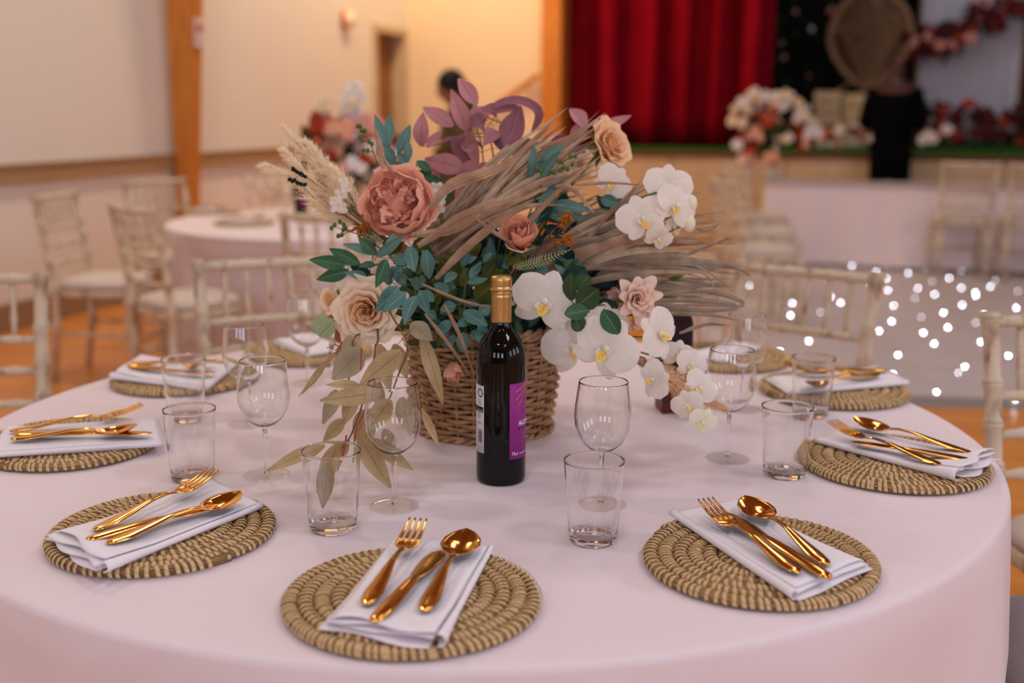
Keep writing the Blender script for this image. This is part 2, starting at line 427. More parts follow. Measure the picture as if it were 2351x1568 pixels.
# door
dr = thing('door_1', 'brown wooden door in a pale timber frame beside the corner', 'door', RM(-0.16, (d0 + d1) / 2), -YAW); struct(dr)
h = (d1 - d0) / 2
MB().box(-0.02, 0.02, -h + 0.005, h - 0.005, 0.0, DTOP - 0.01).build('door_leaf', 'door_wood', dr, smooth=False)
bevel(MB().box(0.03, 0.19, -h - 0.07, -h + 0.01, 0, DTOP + 0.07).build('door_frame', 'crate', dr, smooth=False))
bevel(MB().box(0.03, 0.19, h - 0.01, h + 0.07, 0, DTOP + 0.07).build('door_frame', 'crate', dr, smooth=False))
bevel(MB().box(0.03, 0.19, -h + 0.01, h - 0.01, DTOP - 0.01, DTOP + 0.07).build('door_frame', 'crate', dr, smooth=False))
MB().tube([(0.02, -h + 0.1, 1.02), (0.06, -h + 0.1, 1.02), (0.06, -h + 0.22, 1.02)], 0.01).build('door_handle', 'cap_gold', dr)
rbox('trim_1', 0.0, 0.035, V_N, d0 - 0.08, 0.885, 0.985, 'dado')
rbox('trim_2', 0.0, 0.05, V_N, d0 - 0.08, 0.985, 1.0, 'dado')
rbox('baseboard_left', 0.0, 0.03, V_N, d0 - 0.08, 0.0, 0.17, 'skirting')
rbox('baseboard_back', 0.0, BEAM_U0, -0.03, 0.0, 0.0, 0.17, 'skirting')
# proscenium post
o = MB().box(0, STAGE_U0 - BEAM_U0, -0.12, 0.25, 0, HALL_H).build('trim_3', 'pine', smooth=False, loc=RM(BEAM_U0, 0), rz=-YAW, kind='structure')
bevel(o, 0.01)
# tapering timber leg of the roof frame against the left wall
pp = onplane(400, 380, RM(0, 0), B_); pu, pv = RUV(pp)
tp = thing('timber_post', 'orange timber roof post, tapering towards its foot, against left wall', 'post', RM(0, pv), -YAW)
mb = MB(); b0 = 0
rows = []
for z in (0, HALL_H - 0.02):
    w = 0.06 + 0.075 * z
    rows.append([(0.052, -0.07, z), (0.052 + w, -0.07, z), (0.052 + w, 0.07, z), (0.052, 0.07, z)])
mb.quad_grid(rows, close_u=True); mb.f += [(3, 2, 1, 0), (4, 5, 6, 7)]
bevel(mb.build('beam', 'pine', tp, smooth=False), 0.006)
sg = tag(MB().box(-0.004, 0.004, -0.055, 0.055, -0.1, 0.1).build('notice', 'sign_white', smooth=False), 'small white and red notice pinned on the timber post', 'sign')
pz = 1.335 + (253 - 100) / FPX * 9.0
sgp = RM(0.052 + 0.06 + 0.075 * pz + 0.010, pv + 0.005, pz); sg.location = sgp; sg.rotation_euler = (0, math.atan(0.075), -YAW)
MB().box(0.004, 0.0055, -0.035, 0.035, 0.0, 0.06).build('notice_print', 'sign_red', sg, smooth=False)
MB().box(0.004, 0.0055, -0.035, 0.035, -0.06, -0.045).build('notice_print', 'sign_red', sg, smooth=False)
# alarm sounder
al = onplane(790, 46, RM(0, 0), B_)
at_ = thing('alarm_sounder', 'small round cream alarm with red base high on left wall', 'alarm', al, -YAW)
MB().lathe([(0.001, 0.11), (0.05, 0.105), (0.075, 0.08), (0.08, 0.05), (0.08, 0.045)], 20).build('alarm_cover', 'alarm_cream', at_).rotation_euler = (0, PI / 2, 0)
MB().lathe([(0.085, 0.0), (0.088, 0.03), (0.08, 0.047)], 20, cap0=True, cap1=True).build('alarm_base', 'alarm_red', at_).rotation_euler = (0, PI / 2, 0)
# handrail up to the stage
hr = thing('handrail', 'sloping timber handrail on warm back wall beside stage', 'handrail', RM(0, -0.10), -YAW)
def ru(px, py):
    p = onplane(px, py, RM(0, -0.1), A_); return (RUV(p)[0], 0, p.z)
p1, p2 = ru(1160, 228), ru(1236, 172)
p0 = tuple(p1[i] - (p2[i] - p1[i]) * 1.2 for i in range(3))
bevel(MB().tube([p0, p1, p2], 0.032, 10).build('rail', 'pine', hr), 0.002)
for q in (0.15, 0.85):
    c = tuple(p0[i] + (p2[i] - p0[i]) * q for i in range(3))
    MB().tube([(c[0], 0, c[2]), (c[0], 0.02, c[2] - 0.06), (c[0], 0.10, c[2] - 0.07)], 0.009).build('bracket', 'cap_gold', hr)

# ------------------------------------------------------------------ stage
rbox('stage_floor', STAGE_U0, U_R, 0.0, 4.6, 0.0, STAGE_H - 0.01, 'stage_panel')
rbox('trim_4', STAGE_U0, U_R, -0.06, 0.02, STAGE_H - 0.06, STAGE_H - 0.005, 'stage_lip')
for k in range(8):
    u0 = STAGE_U0 + 0.02 + k * 1.18
    if u0 + 1.16 < U_R: bevel(rbox('stage_front_panel', u0, u0 + 1.16, -0.025, 0.0, 0.0, STAGE_H - 0.06, 'stage_panel'), 0.008)
tf = rbox('artificial_turf', STAGE_U0 + 0.5, U_R - 0.05, -0.04, 3.9, STAGE_H - 0.005, STAGE_H + 0.02, 'turf', kind=None)
tag(tf, 'green artificial turf laid along the edge of the stage', 'turf')
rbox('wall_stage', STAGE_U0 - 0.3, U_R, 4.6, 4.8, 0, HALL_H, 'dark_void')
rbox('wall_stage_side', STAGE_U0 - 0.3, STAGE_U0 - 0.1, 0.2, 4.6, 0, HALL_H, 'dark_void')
def stage_pt(px, py, v):
    p = onplane(px, py, RM(0, v), A_); return RUV(p)[0], p.z
# red curtain
cu0 = stage_pt(1288, 200, 0.45)[0]; cu1 = stage_pt(1775, 100, 0.45)[0]; cu1b = stage_pt(1760, 300, 0.45)[0]
rows = []
n = 150
for zi in range(12):
    z = STAGE_H + 0.03 + (4.6 - STAGE_H) * zi / 11
    row = []
    for i in range(n):
        t = i / (n - 1)
        uu = cu0 + (cu1b + (cu1 - cu1b) * min(1, zi / 4) - cu0) * t
        ph = t * 6.3 * 2 * PI + 1.1 * math.sin(t * 4.2 + 1) + 0.8 * math.sin(t * 9) + 0.15 * math.sin(zi * 0.7 + t * 20)
        vv = 0.45 + 0.13 * math.sin(ph) + 0.03 * math.sin(2.3 * ph + 1) + 0.02 * math.sin(t * 40 + zi * .3)
        row.append((uu, vv, z))
    rows.append(row)
cc = MB(); cc.quad_grid(rows)
cu = cc.build('stage_curtain', 'curtain', loc=RM(0, 0), rz=-YAW); tag(cu, 'deep red pleated stage curtain drawn to the side', 'curtain')
cu.modifiers.new('solid', 'SOLIDIFY').thickness = 0.006

# ---- blossoms (shared meshes)
def blossom_mesh(name, m, seed, n=11):
    rnd = random.Random(seed); mb = MB()
    mb.ball((0, 0, 0.1), 0.42, 6, 4)
    for i in range(n):
        a = i * 2.4; t = (i + 1) / n; op = 0.35 + 1.1 * t; L = 0.55 + 0.55 * t; w = 0.28 + 0.3 * t
        rows = []
        for r in range(4):
            q = r / 3; ang = op * (0.3 + 0.7 * q)
            rad = L * q * math.sin(ang) + 0.05; zz = L * q * math.cos(ang) + 0.1
            ww = w * (0.4 + 1.2 * q) * (1.0 if q < 0.9 else 0.75)
            rows.append([(rad * math.cos(a + s * ww / max(rad, 0.25)), rad * math.sin(a + s * ww / max(rad, 0.25)), zz + 0.06 * abs(s) + rnd.uniform(-.04, .04)) for s in (-1, 0, 1)])
        mb.quad_grid(rows)
    return mb.mesh(name, m)
BL = {k: blossom_mesh('blossom_' + k, 'b_' + k, i) for i, k in enumerate(('white', 'rust', 'peach', 'burg', 'pink', 'orange', 'cream'))}
_lf = MB(); _lf.quad_grid([[(0, 0, 0), (0, 0, 0), (0, 0, 0)], [(-.22, .35, .05), (0, .35, 0), (.22, .35, .05)], [(-.2, .7, .1), (0, .7, .06), (.2, .7, .1)], [(0, 1.1, 0), (0, 1.1, 0), (0, 1.1, 0)]])
LEAFM = _lf.mesh('leaf', 'b_green')
BIRD = {'white': 'white blossom', 'rust': 'rust blossom'}
def put(mesh, name, p, r, d, parent, spin=None):
    o = bpy.data.objects.new(name, mesh); COL.objects.link(o); o.parent = parent
    q = V(d).normalized().to_track_quat('Z', 'Y')
    o.matrix_local = Matrix.LocRotScale(V(p), q @ Matrix.Rotation(random.uniform(0, 6), 3, 'Z').to_quaternion(), V((r, r, r)))
    return o
def flower_mass(parent, pts, cols, r, n_leaf=0, facing=None):
    """blossoms at local points, coloured from cols"""
    for p in pts:
        d = V((random.uniform(-.6, .6), random.uniform(-1.3, -.3), random.uniform(-.1, 1)))
        put(BL[random.choice(cols)], 'blossom', p, r * random.uniform(0.75, 1.25), d, parent)
    for k in range(n_leaf):
        p = V(random.choice(pts)) + V((random.uniform(-1, 1), random.uniform(-.5, 1), random.uniform(-1, 1))) * r
        put(LEAFM, 'leaf', p, r * 1.5, (random.uniform(-1, 1), random.uniform(-1, 1), random.uniform(-1, 1)), parent)

# flower wall (dark foliage with small flowers)
fv = 2.9
fu0, _ = stage_pt(1775, 100, fv); fu1, _ = stage_pt(2105, 100, fv)
fw = thing('flower_backdrop', 'dark foliage backdrop dotted with small white flowers, beside red curtain', 'backdrop', RM(fu0, fv, STAGE_H + 0.02), -YAW)
W_ = fu1 - fu0
MB().box(0, W_, 0, 0.05, 0, 3.2).build('backing_panel', 'dark_void', fw, smooth=False)
for k in range(190):
    put(LEAFM, 'leaf', (random.uniform(0, W_), -0.03 - random.random() * .08, random.uniform(0, 3.1)), random.uniform(.12, .2), (random.uniform(-1, 1), -1, random.uniform(-1, .6)), fw)
for k in range(60):
    put(BL['white' if random.random() < .2 else 'pink'], 'blossom', (random.uniform(0.02, W_), -0.12, random.uniform(0.1, 3.1)), random.uniform(.02, .042), (random.uniform(-.4, .4), -1, .2), fw)

# white panel with its wooden frame, garland and base flowers
wu0, _ = stage_pt(2104, 200, 2.3); wu1, _ = stage_pt(2338, 200, 2.3)
wp = thing('backdrop_panel', 'pale fabric backdrop panel in a thin wooden frame on stage', 'backdrop', RM(wu0, 2.3, STAGE_H + 0.02), -YAW)
Wp = wu1 - wu0
rows = [[(Wp * i / 40, 0.02 + 0.02 * math.sin(i * 0.9) + 0.01 * math.sin(i * 2.1 + z), z * 0.4 + 0.02) for i in range(41)] for z in range(8)]
g = MB(); g.quad_grid(rows); pn = g.build('fabric_panel', 'panel_white', wp); pn.modifiers.new('s', 'SOLIDIFY').thickness = 0.004
for xx in (-0.03, Wp): MB().box(xx, xx + 0.04, -0.03, 0.03, 0, 2.9).build('frame_post', 'stem_brown', wp, smooth=False)
MB().box(0.01, Wp, -0.03, 0.03, 2.84, 2.9).build('frame_rail', 'stem_brown', wp, smooth=False)
def stage_local(px, py, v, root_uv, z0):
    p = onplane(px, py, RM(0, v), A_); u, vv = RUV(p); return V((u - root_uv[0], vv - root_uv[1], p.z - z0))
gr = (wu0, 2.2)
gl = thing('flower_garland', 'diagonal garland of burgundy and rust flowers across pale panel', 'garland', RM(gr[0], gr[1], STAGE_H + 0.02), -YAW)
pts = [stage_local(*p, 2.14, gr, STAGE_H + 0.02) for p in ((2085, 104), (2130, 96), (2180, 88), (2230, 55), (2290, 30), (2351, 8), (2420, -20))]
cv = bez(pts, 60)
MB().tube(cv[::4], 0.02, 6).build('vine', 'b_green', gl)
flower_mass(gl, [p + V((random.uniform(-.07, .07), random.uniform(-.06, 0.02), random.uniform(-.18, .16))) for p in cv for _ in (0, 1, 2)], ['burg', 'rust', 'burg', 'burg', 'pink', 'burg', 'burg'], 0.058, 140)
gb = thing('floor_flowers', 'low bank of burgundy and rust flowers along foot of pale panel', 'flowers', RM(gr[0], 1.3, STAGE_H + 0.02), -YAW)
gr2 = (gr[0], 1.3)
pts = []
for k in range(110):
    x = random.uniform(2085, 2351 + 60); top = 250 + 18 * math.sin(x * .05) - (22 if 2150 < x < 2185 else 0)
    y = random.uniform(top, 330)
    q = stage_local(x, y, 1.3 + random.uniform(-.2, .15), gr2, STAGE_H + 0.02); q.z = max(q.z, 0.03); pts.append(q)
flower_mass(gb, pts, ['burg', 'burg', 'burg', 'rust', 'burg'], 0.06, 120)
for p in pts[:14]:
    MB().tube([(p.x, p.y, 0.0), (p.x, p.y, max(p.z, .04))], 0.008, 5).build('stem', 'b_green', gb)
for (x, y) in ((2130, 312), (2142, 318), (2175, 300), (2120, 322)):
    q = stage_local(x, y, 1.05, gr2, STAGE_H + 0.02); q.z = max(q.z, 0.04); put(BL['white'], 'blossom', q, 0.06, (0, -1, .4), gb)

# peacock chair
pc_v = 2.0
uc, zc = stage_pt(1997, 80, pc_v)
pk = thing('peacock_chair', 'large round-backed wicker peacock chair standing on the stage', 'chair', RM(uc, pc_v, STAGE_H + 0.02), -YAW)
zc -= STAGE_H + 0.02
_, zt = stage_pt(1997, -8, pc_v); _, zb = stage_pt(1997, 205, pc_v)
rx = (stage_pt(2092, 80, pc_v)[0] - stage_pt(1902, 80, pc_v)[0]) / 2; zt -= STAGE_H + .02; zb -= STAGE_H + .02
zm = (zt + zb) / 2 + 0.06; rz_ = (zt - zb) / 2 + 0.03
def oval(k, s=1.0):
    a = 2 * PI * k; x = math.sin(a) * rx * s; z = math.cos(a) * rz_ * s
    if z < 0: x *= 1 - 0.35 * (-z / rz_) ** 1.5
    return x, z
for s, r in ((1.0, 0.035), (0.93, 0.018)):
    MB().tube([(oval(k / 48, s)[0], 0.10 + 0.08 * oval(k / 48, s)[1], zm + oval(k / 48, s)[1]) for k in range(48)], r, 8, closed=True).build('back_hoop', 'wicker', pk)
for i in range(17):
    a = -1.2 + 2.4 * i / 16
    x1, z1 = math.sin(a) * rx * .93, math.cos(a) * rz_ * .93
    MB().tube([(x1 * .12, 0.05, zm - rz_ * .95), (x1 * .6, 0.10, zm - rz_ * .1), (x1, 0.12, zm + z1)], 0.008, 5).build('cane', 'wicker', pk)
for i in range(26):
    z = zm - rz_ * .88 + i * rz_ * 1.72 / 25; q = (z - zm) / rz_
    wd = rx * .93 * math.sqrt(max(0.02, 1 - q * q)) * (1 - 0.35 * max(0, -q) ** 1.5)
    MB().tube([(-wd, .11 + 0.06 * q, z), (0, 0.085 + 0.06 * q, z + 0.02), (wd, .11 + 0.06 * q, z)], 0.011, 5).build('woven_strand', 'wicker', pk)
MB().lathe([(0.22, 0), (0.16, 0.14), (0.14, 0.22), (0.2, 0.34), (0.26, 0.4), (0.27, 0.43), (0.02, 0.43)], 24, cap0=True).build('seat_base', 'wicker', pk, loc=(0, -0.1, 0))
for sx in (-1, 1):
    MB().tube([(sx * 0.24, -0.2, 0.42), (sx * 0.3, -0.05, 0.62), (sx * 0.14, 0.08, zm - rz_ * .85)], 0.02, 8).build('armrest', 'wicker', pk)
MB().tube([(0, 0.02, 0.3), (0, 0.06, zm - rz_ * .9)], 0.09, 10).build('neck', 'wicker', pk)

# slatted cream crates
def crate(px0, px1, py0, v, label):
    u0, zt = stage_pt(px0, py0, v); u1, _ = stage_pt(px1, py0, v)
    c = thing('slatted_crate', label, 'crate', RM(u0, v, STAGE_H + 0.02), -YAW)
    w = u1 - u0; hgt = zt - STAGE_H - 0.02; n = max(2, round(hgt / 0.13)); sh = hgt / n
    for k in range(n):
        for (y0, y1) in ((0, 0.02), (0.38, 0.4)):
            bevel(MB().box(0, w, y0, y1, k * sh + 0.006, (k + 1) * sh - 0.006).build('slat', 'crate', c, smooth=False), 0.003)
        for x0 in (0.0, w - 0.02):
            MB().box(x0, x0 + 0.02, 0.021, 0.379, k * sh + 0.006, (k + 1) * sh - 0.006).build('slat', 'crate', c, smooth=False)
    for x0 in (0.022, w - 0.052):
        for y0 in (0.022, 0.348): MB().box(x0, x0 + 0.03, y0, y0 + 0.03, 0, hgt).build('corner_batten', 'crate', c, smooth=False)
crate(1870, 1932, 208, 1.0, 'tall cream slatted crate behind the white flowers on stage')
crate(1936, 2000, 214, 1.05, 'cream slatted crate between the tall crate and the man in black')
# flowers in front of the crates
gs = thing('crate_flowers', 'small white and rust flowers heaped before the slatted crates', 'flowers', RM(stage_pt(1950, 300, 0.6)[0], 0.6, STAGE_H + 0.02), -YAW)
pts = []
for k in range(42):
    q = V((random.uniform(-.42, .25), random.uniform(-.1, .1), random.uniform(0.03, .2 + .1 * random.random()))); pts.append(q)
flower_mass(gs, pts, ['white', 'rust', 'peach', 'white', 'burg'], 0.045, 20)

# ------------------------------------------------------------------ chairs
def node_pole(mb, pts, r, nodes, seg=10, bulge=1.28):
    """a turned bamboo-style pole along the polyline pts with ring nodes"""
    P = bez(pts, 60); L = [0]
    for i in range(1, 60): L.append(L[-1] + (P[i] - P[i - 1]).length)
    tot = L[-1]
    def pos(t):
        d = t * tot
        for i in range(1, 60):
            if L[i] >= d: k = (d - L[i - 1]) / max(1e-9, L[i] - L[i - 1]); return P[i - 1].lerp(P[i], k)
        return P[-1]
    ts = [0]; rs = [r]
    w = 0.006 / tot
    for nd in sorted(nodes):
        for dt, rr in ((-2.2, 1), (-1, bulge), (-0.25, bulge), (0, 1.02), (0.25, bulge), (1, bulge), (2.2, 1)):
            ts.append(nd + dt * w); rs.append(r * rr)
    ts.append(1); rs.append(r)
    ts = [min(1, max(0, t)) for t in ts]
    mb.tube([pos(t) for t in ts], rs, seg)
    return mb
def make_chair(name, label, cush='cushion'):
    t = thing(name, label, 'chair', (0, 0, 0), 0, None)
    for s in (-1, 1):
        node_pole(MB(), [(s * .175, -.225, 0), (s * .18, -.19, .25), (s * .185, -.185, .47), (s * .19, -.21, .7), (s * .195, -.25, .92)], .0175, (.3, .5, .65, .75, .84, .985)).build('back_post', 'limewash', t)
        node_pole(MB(), [(s * .19, .20, 0), (s * .185, .19, .43)], .0165, (.3, .62, .92)).build('leg', 'limewash', t)
        node_pole(MB(), [(s * .185, -.19, .24), (s * .187, .19, .24)], .010, (.3, .7), 8).build('stretcher', 'limewash', t)
    node_pole(MB(), [(-.185, .19, .2), (.185, .19, .2)], .010, (.3, .7), 8).build('stretcher', 'limewash', t)
    for z, y, r, nm in ((.90, -.245, .0125, 'top_rail'), (.745, -.218, .0105, 'back_rail'), (.665, -.205, .0105, 'back_rail'), (.58, -.193, .0105, 'back_rail')):
        node_pole(MB(), [(-.188, y, z), (0, y - .018, z), (.188, y, z)], r, (.18, .34, .5, .66, .82), 8).build(nm, 'limewash', t)
    for i in range(5):
        x = -.124 + .062 * i; c = .018 * (1 - (x / .188) ** 2)
        node_pole(MB(), [(x, -.218 - c, .748), (x, -.245 - c, .897)], .0075, (.35, .65), 8).build('spindle', 'limewash', t)
    rows = []
    def rr(k, sx, sy, e=4):
        a = 2 * PI * k / 32; c, s = math.cos(a), math.sin(a)
        return (math.copysign(abs(c) ** (2 / e), c) * sx, math.copysign(abs(s) ** (2 / e), s) * sy)
    for q, z in ((.98, .425), (1, .43), (1, .455), (.98, .46)):
        rows.append([(rr(k, .2 * q, .2 * q)[0], rr(k, .2 * q, .2 * q)[1], z) for k in range(32)])
    g = MB(); g.quad_grid(rows, close_u=True); g.f += [tuple(range(32))[::-1], tuple(96 + k for k in range(32))]
    g.build('seat', 'limewash', t)
    rows = []
    for q, z in ((.9, .4605), (1.0, .468), (1.02, .482), (.98, .497), (.85, .508), (.5, .514), (.01, .516)):
        rows.append([(rr(k, .195 * q, .19 * q)[0], rr(k, .195 * q, .19 * q)[1], z) for k in range(32)])
    g = MB(); g.quad_grid(rows, close_u=True); g.f.append(tuple(range(32))[::-1]); g.build('seat_cushion', cush, t)
    return t
def face(dx, dy): return math.atan2(dy, dx) - PI / 2
def centre_from_back(px, d, f):
    """seat centre for a chair whose top rail's middle is seen at column px, forward depth d"""
    r = ray(px, 784); p = CAM + r * d
    f = V((f[0], f[1], 0)).normalized()
    py = p + f * 0.255; return V((py.x, py.y, 0))
ch = make_chair('banquet_chair', 'limewashed bamboo-style chair cut off at the left edge of the picture, nearest of the left')
f0 = (.22, -.97); ch.location = centre_from_back(-78, 2.93, f0); ch.rotation_euler = (0, 0, face(*f0))
specs = [
 (622, 3.28, (.36, -.93), 'limewashed chair tucked behind the white table, left of the centrepiece', 'chairs around the near table'),
 (1846, 3.12, (-.62, -.78), 'limewashed chair at the near table, backed by the starlit dance floor', 'chairs around the near table'),
 (2462, 2.42, (.12, -.99), 'limewashed chair at the right edge of the picture, its left post and rails showing', 'chairs around the near table'),
 (148, 5.78, (.99, -.12), 'limewashed chair side-on to the left wall, first from the left edge beyond the near table', 'chairs around the far left table'),
 (318, 5.0, (.72, .69), 'limewashed chair with a plump cream cushion, left of the far round table', 'chairs around the far left table'),
 (375, 6.95, (.75, -.66), 'limewashed chair behind the foot of the timber post', 'chairs around the far left table'),
 (768, 4.72, (.0, 1.0), 'limewashed chair drawn up to the near side of the far round table', 'chairs around the far left table'),
 (2196, 9.0, (.2, .98), 'pale chair before the long white table, left one of the pair', 'chairs at the long table'),
 (2352, 8.8, (.25, .97), 'pale chair before the long white table, cut by the right edge', 'chairs at the long table'),
]
for px, d, f, lab, grp in specs:
    c_ = centre_from_back(px, d, f)
    if grp == 'chairs at the long table': c_.z = .0305
    dup(ch, c_, face(*f), lab, grp)
ch['group'] = 'chairs around the near table'
for px, py, dd, lab in ((1745, 488, 9.3, 'pale chair beside the dance floor, farthest of the row of three'), (1752, 527, 8.1, 'pale chair beside the dance floor, middle of the row of three'), (1742, 572, 7.05, 'pale chair beside the dance floor, nearest of the row of three')):
    p = at(px, py, dd); dup(ch, (p.x, p.y, 0), face(.97, .22), lab, 'chairs in a row beside the dance floor')
c2 = make_chair('banquet_chair', 'chair with a grey seat pad beside the tablecloth, low at the right edge', 'cushion_grey')
p = onz(2420, 1490, .5); c2.location = (p.x + .10, p.y, 0); c2.rotation_euler = (0, 0, face(-.95, .3)); c2['group'] = 'chairs around the near table'

# ------------------------------------------------------------------ round tables
DENTS = {}
def find_dents(cx, cy, seed, R):
    out = []
    for o in COL.objects:
        if o.parent is None and o.name.startswith('banquet_chair'):
            d = V((o.location.x - cx, o.location.y - cy, 0)); f = V((-math.sin(o.rotation_euler.z), math.cos(o.rotation_euler.z), 0)); sd = V((f.y, -f.x, 0))
            cs_ = [d + f * fy + sd * sx for fy in (.235,) for sx in (-.22, -.11, 0, .11, .22)] + [d + f * fy + sd * sx for fy in (0, -.2) for sx in (-.22, .22)]
            ins = [c for c in cs_ if c.length < R + .14]
            if ins and d.length < 1.7 and (cx != 0 or d.y > .5):
                rr = min(c.length for c in cs_) - .025; ang = math.atan2(d.y, d.x)
                aa = [((math.atan2(c.y, c.x) - ang + PI) % (2 * PI)) - PI for c in ins]
                out.append((ang + (max(aa) + min(aa)) / 2, rr, (max(aa) - min(aa)) / 2 / 1.1 + .09))
    DENTS[seed] = out
def round_table(cx, cy, R, label_t, label_c, seed, near):
    t = thing('round_table', label_t, 'table', (cx, cy, 0))
    MB().lathe([(R - .02, .716), (R, .722), (R, .742), (R - .01, .7485)], 72, cap0=True, cap1=True).build('tabletop', 'crate', t)
    for k in range(4):
        a = PI / 4 + k * PI / 2
        MB().tube([(.6 * R * math.cos(a), .6 * R * math.sin(a), 0), (.55 * R * math.cos(a), .55 * R * math.sin(a), .716)], .014, 8).build('leg', 'dance_edge', t)
    rnd = random.Random(seed); ph = [rnd.uniform(0, 6.28) for _ in range(6)]
    seg = 360 if near else 160
    rows = []
    zt = .7505
    for q in [i / 14 for i in range(1, 15)]:
        rows.append([((R - .012) * q * math.cos(2 * PI * k / seg), (R - .012) * q * math.sin(2 * PI * k / seg), zt) for k in range(seg)])
    prof = [(R - .004, zt - .0008), (R + .001, zt - .004), (R + .0035, zt - .010)]
    for r, z in prof: rows.append([(r * math.cos(2 * PI * k / seg), r * math.sin(2 * PI * k / seg), z) for k in range(seg)])
    for i in range(1, 15):
        s = i / 14; z = zt - .012 - s * .718
        row = []
        for k in range(seg):
            a = 2 * PI * k / seg
            w = math.sin(a * 11 + ph[0] + .6 * math.sin(a * 3 + ph[1])) * .55 + math.sin(a * 19 + ph[2]) * .3 + math.sin(a * 5 + ph[3]) * .3
            w2 = max(-.6, w) if near else w
            r = R + .004 + (s ** .9 * (.030 + .070 * w2) if near else s ** 1.3 * (.035 + .055 * w))
            for (ca_, ri, hw) in DENTS.get(seed, ()):
                da = abs((a - ca_ + PI) % (2 * PI) - PI)
                if da < hw * 1.6 and ri < r:
                    k_ = min(1, max(0, (hw * 1.6 - da) / (hw * .5))) * min(1, max(0, (.74 - z) / .18)); k_ = k_ * k_ * (3 - 2 * k_)
                    r = r * (1 - k_) + ri * k_
            row.append((r * math.cos(a), r * math.sin(a), z))
        rows.append(row)
    g = MB(); b = g.quad_grid(rows, close_u=True)
    g.v.append((0, 0, zt)); c = len(g.v) - 1
    for k in range(seg): g.f.append((c, (k + 1) % seg, k))
    cl = g.build('tablecloth', 'cloth', loc=(cx, cy, 0))
    tag(cl, label_c, 'tablecloth'); return cl
find_dents(0, 0, 3, .915)
near_cloth = round_table(0, 0, .915, 'round folding table hidden under the near white cloth', 'white cloth over the near round table, hanging to the floor', 3, True)
pf = at(792, 784, 6.15); FTX, FTY = pf.x, pf.y
find_dents(FTX, FTY, 8, .9)
round_table(FTX, FTY, .9, 'round folding table hidden under the far white cloth', 'white cloth over the far round table near the timber post', 8, False)

# soft creases pressed into the near cloth: fine relief only
_m = M['cloth'].copy(); _m.name = 'cloth_creased'; nt = _m.node_tree; N = nt.nodes; L = nt.links
near_cloth.data.materials[0] = _m
bs = N['Principled BSDF']; tc = N.new('ShaderNodeTexCoord')
n1 = N.new('ShaderNodeTexNoise'); n1.inputs['Scale'].default_value = 3.2; n1.inputs['Detail'].default_value = 3; n1.inputs['Distortion'].default_value = .8
L.new(tc.outputs['Object'], n1.inputs[0])
b1 = N.new('ShaderNodeBump'); b1.inputs['Strength'].default_value = .35; b1.inputs['Distance'].default_value = .03
L.new(n1.outputs[0], b1.inputs['Height'])
old = [l for l in L if l.to_socket == bs.inputs['Normal']]
if old: L.new(old[0].from_socket, b1.inputs['Normal'])
L.new(b1.outputs[0], bs.inputs['Normal'])

# long table with its cloth
lt_p = at(1738, 784, 9.95); lu0, lv0 = RUV(V((lt_p.x, lt_p.y, 0)))
LW = 4.4
lt = thing('long_table', 'long trestle table hidden under a white cloth below the stage', 'table', RM(lu0, lv0, .031), -YAW)
MB().box(0.02, LW - .02, .02, .58, .665, .690).build('tabletop', 'crate', lt, smooth=False)
for x in (.3, 2.2, LW - .3):
    for y in (.10, .5): MB().box(x, x + .04, y, y + .04, 0.0, .665).build('leg', 'dance_edge', lt, smooth=False)
rows = []
per = []
nx, ny = 120, 20
for i in range(nx): per.append((LW * i / nx, 0, 0, -1))
for i in range(ny): per.append((LW, .60 * i / ny, 1, 0))
for i in range(nx): per.append((LW - LW * i / nx, .60, 0, 1))
for i in range(ny): per.append((0, .60 - .60 * i / ny, -1, 0))
g = MB(); n = len(per)
for i in range(13):
    s = i / 12; z = .722 - s * .67; row = []
    for k, (x, y, nx_, ny_) in enumerate(per):
        w = (.5 + .5 * math.sin(x * 6.5 + y * 9 + .7 * math.sin(x * 2))) * .05 * s + .03 * s * math.sin(x * 17 + 1) * .4
        row.append((x + nx_ * w, y + ny_ * w, z))
    rows.append(row)
g.quad_grid(rows, close_u=True); g.f.append(tuple(range(n)))
lc = g.build('tablecloth', 'cloth', loc=RM(lu0, lv0), rz=-YAW); tag(lc, 'white cloth over the long table, hanging in soft folds before the stage', 'tablecloth')

# ------------------------------------------------------------------ dance floor with its fairy lights
c1 = onz(2100, 908, .03); c2_ = onz(2351, 922, .03)
df_dir = (c2_ - c1); df_dir.z = 0; df_dir.normalize()
du = V((math.cos(-0.13), math.sin(-0.13), 0)); dv = V((-du.y, du.x, 0))
cor = c1 - du * 1.1
DA = math.atan2(du.y, du.x)
df = thing('dance_floor', 'white portable dance floor full of tiny fairy lights', 'dance floor', (cor.x, cor.y, 0), DA)
k = 0
for i in range(5):
    for j in range(5):
        bevel(MB().box(i * 1.22 + .001, (i + 1) * 1.22 - .001, j * 1.1 + .001, (j + 1) * 1.1 - .001, 0.002, .03).build('panel', 'dance_floor', df, smooth=False), .001)
g = MB(); g.quad_grid([[(-.09, -.09, .001), (6.19, -.09, .001)], [(0, 0, .03), (6.1, 0, .03)], [(0, 0, .001), (6.1, 0, .001)]]); g.build('edge_ramp', 'dance_edge', df, smooth=False)
g = MB(); g.quad_grid([[(-.09, -.09, .001), (-.09, 5.59, .001)], [(0, 0, .03), (0, 5.5, .03)], [(0, 0, .001), (0, 5.5, .001)]]); g.build('edge_ramp', 'dance_edge', df, smooth=False)
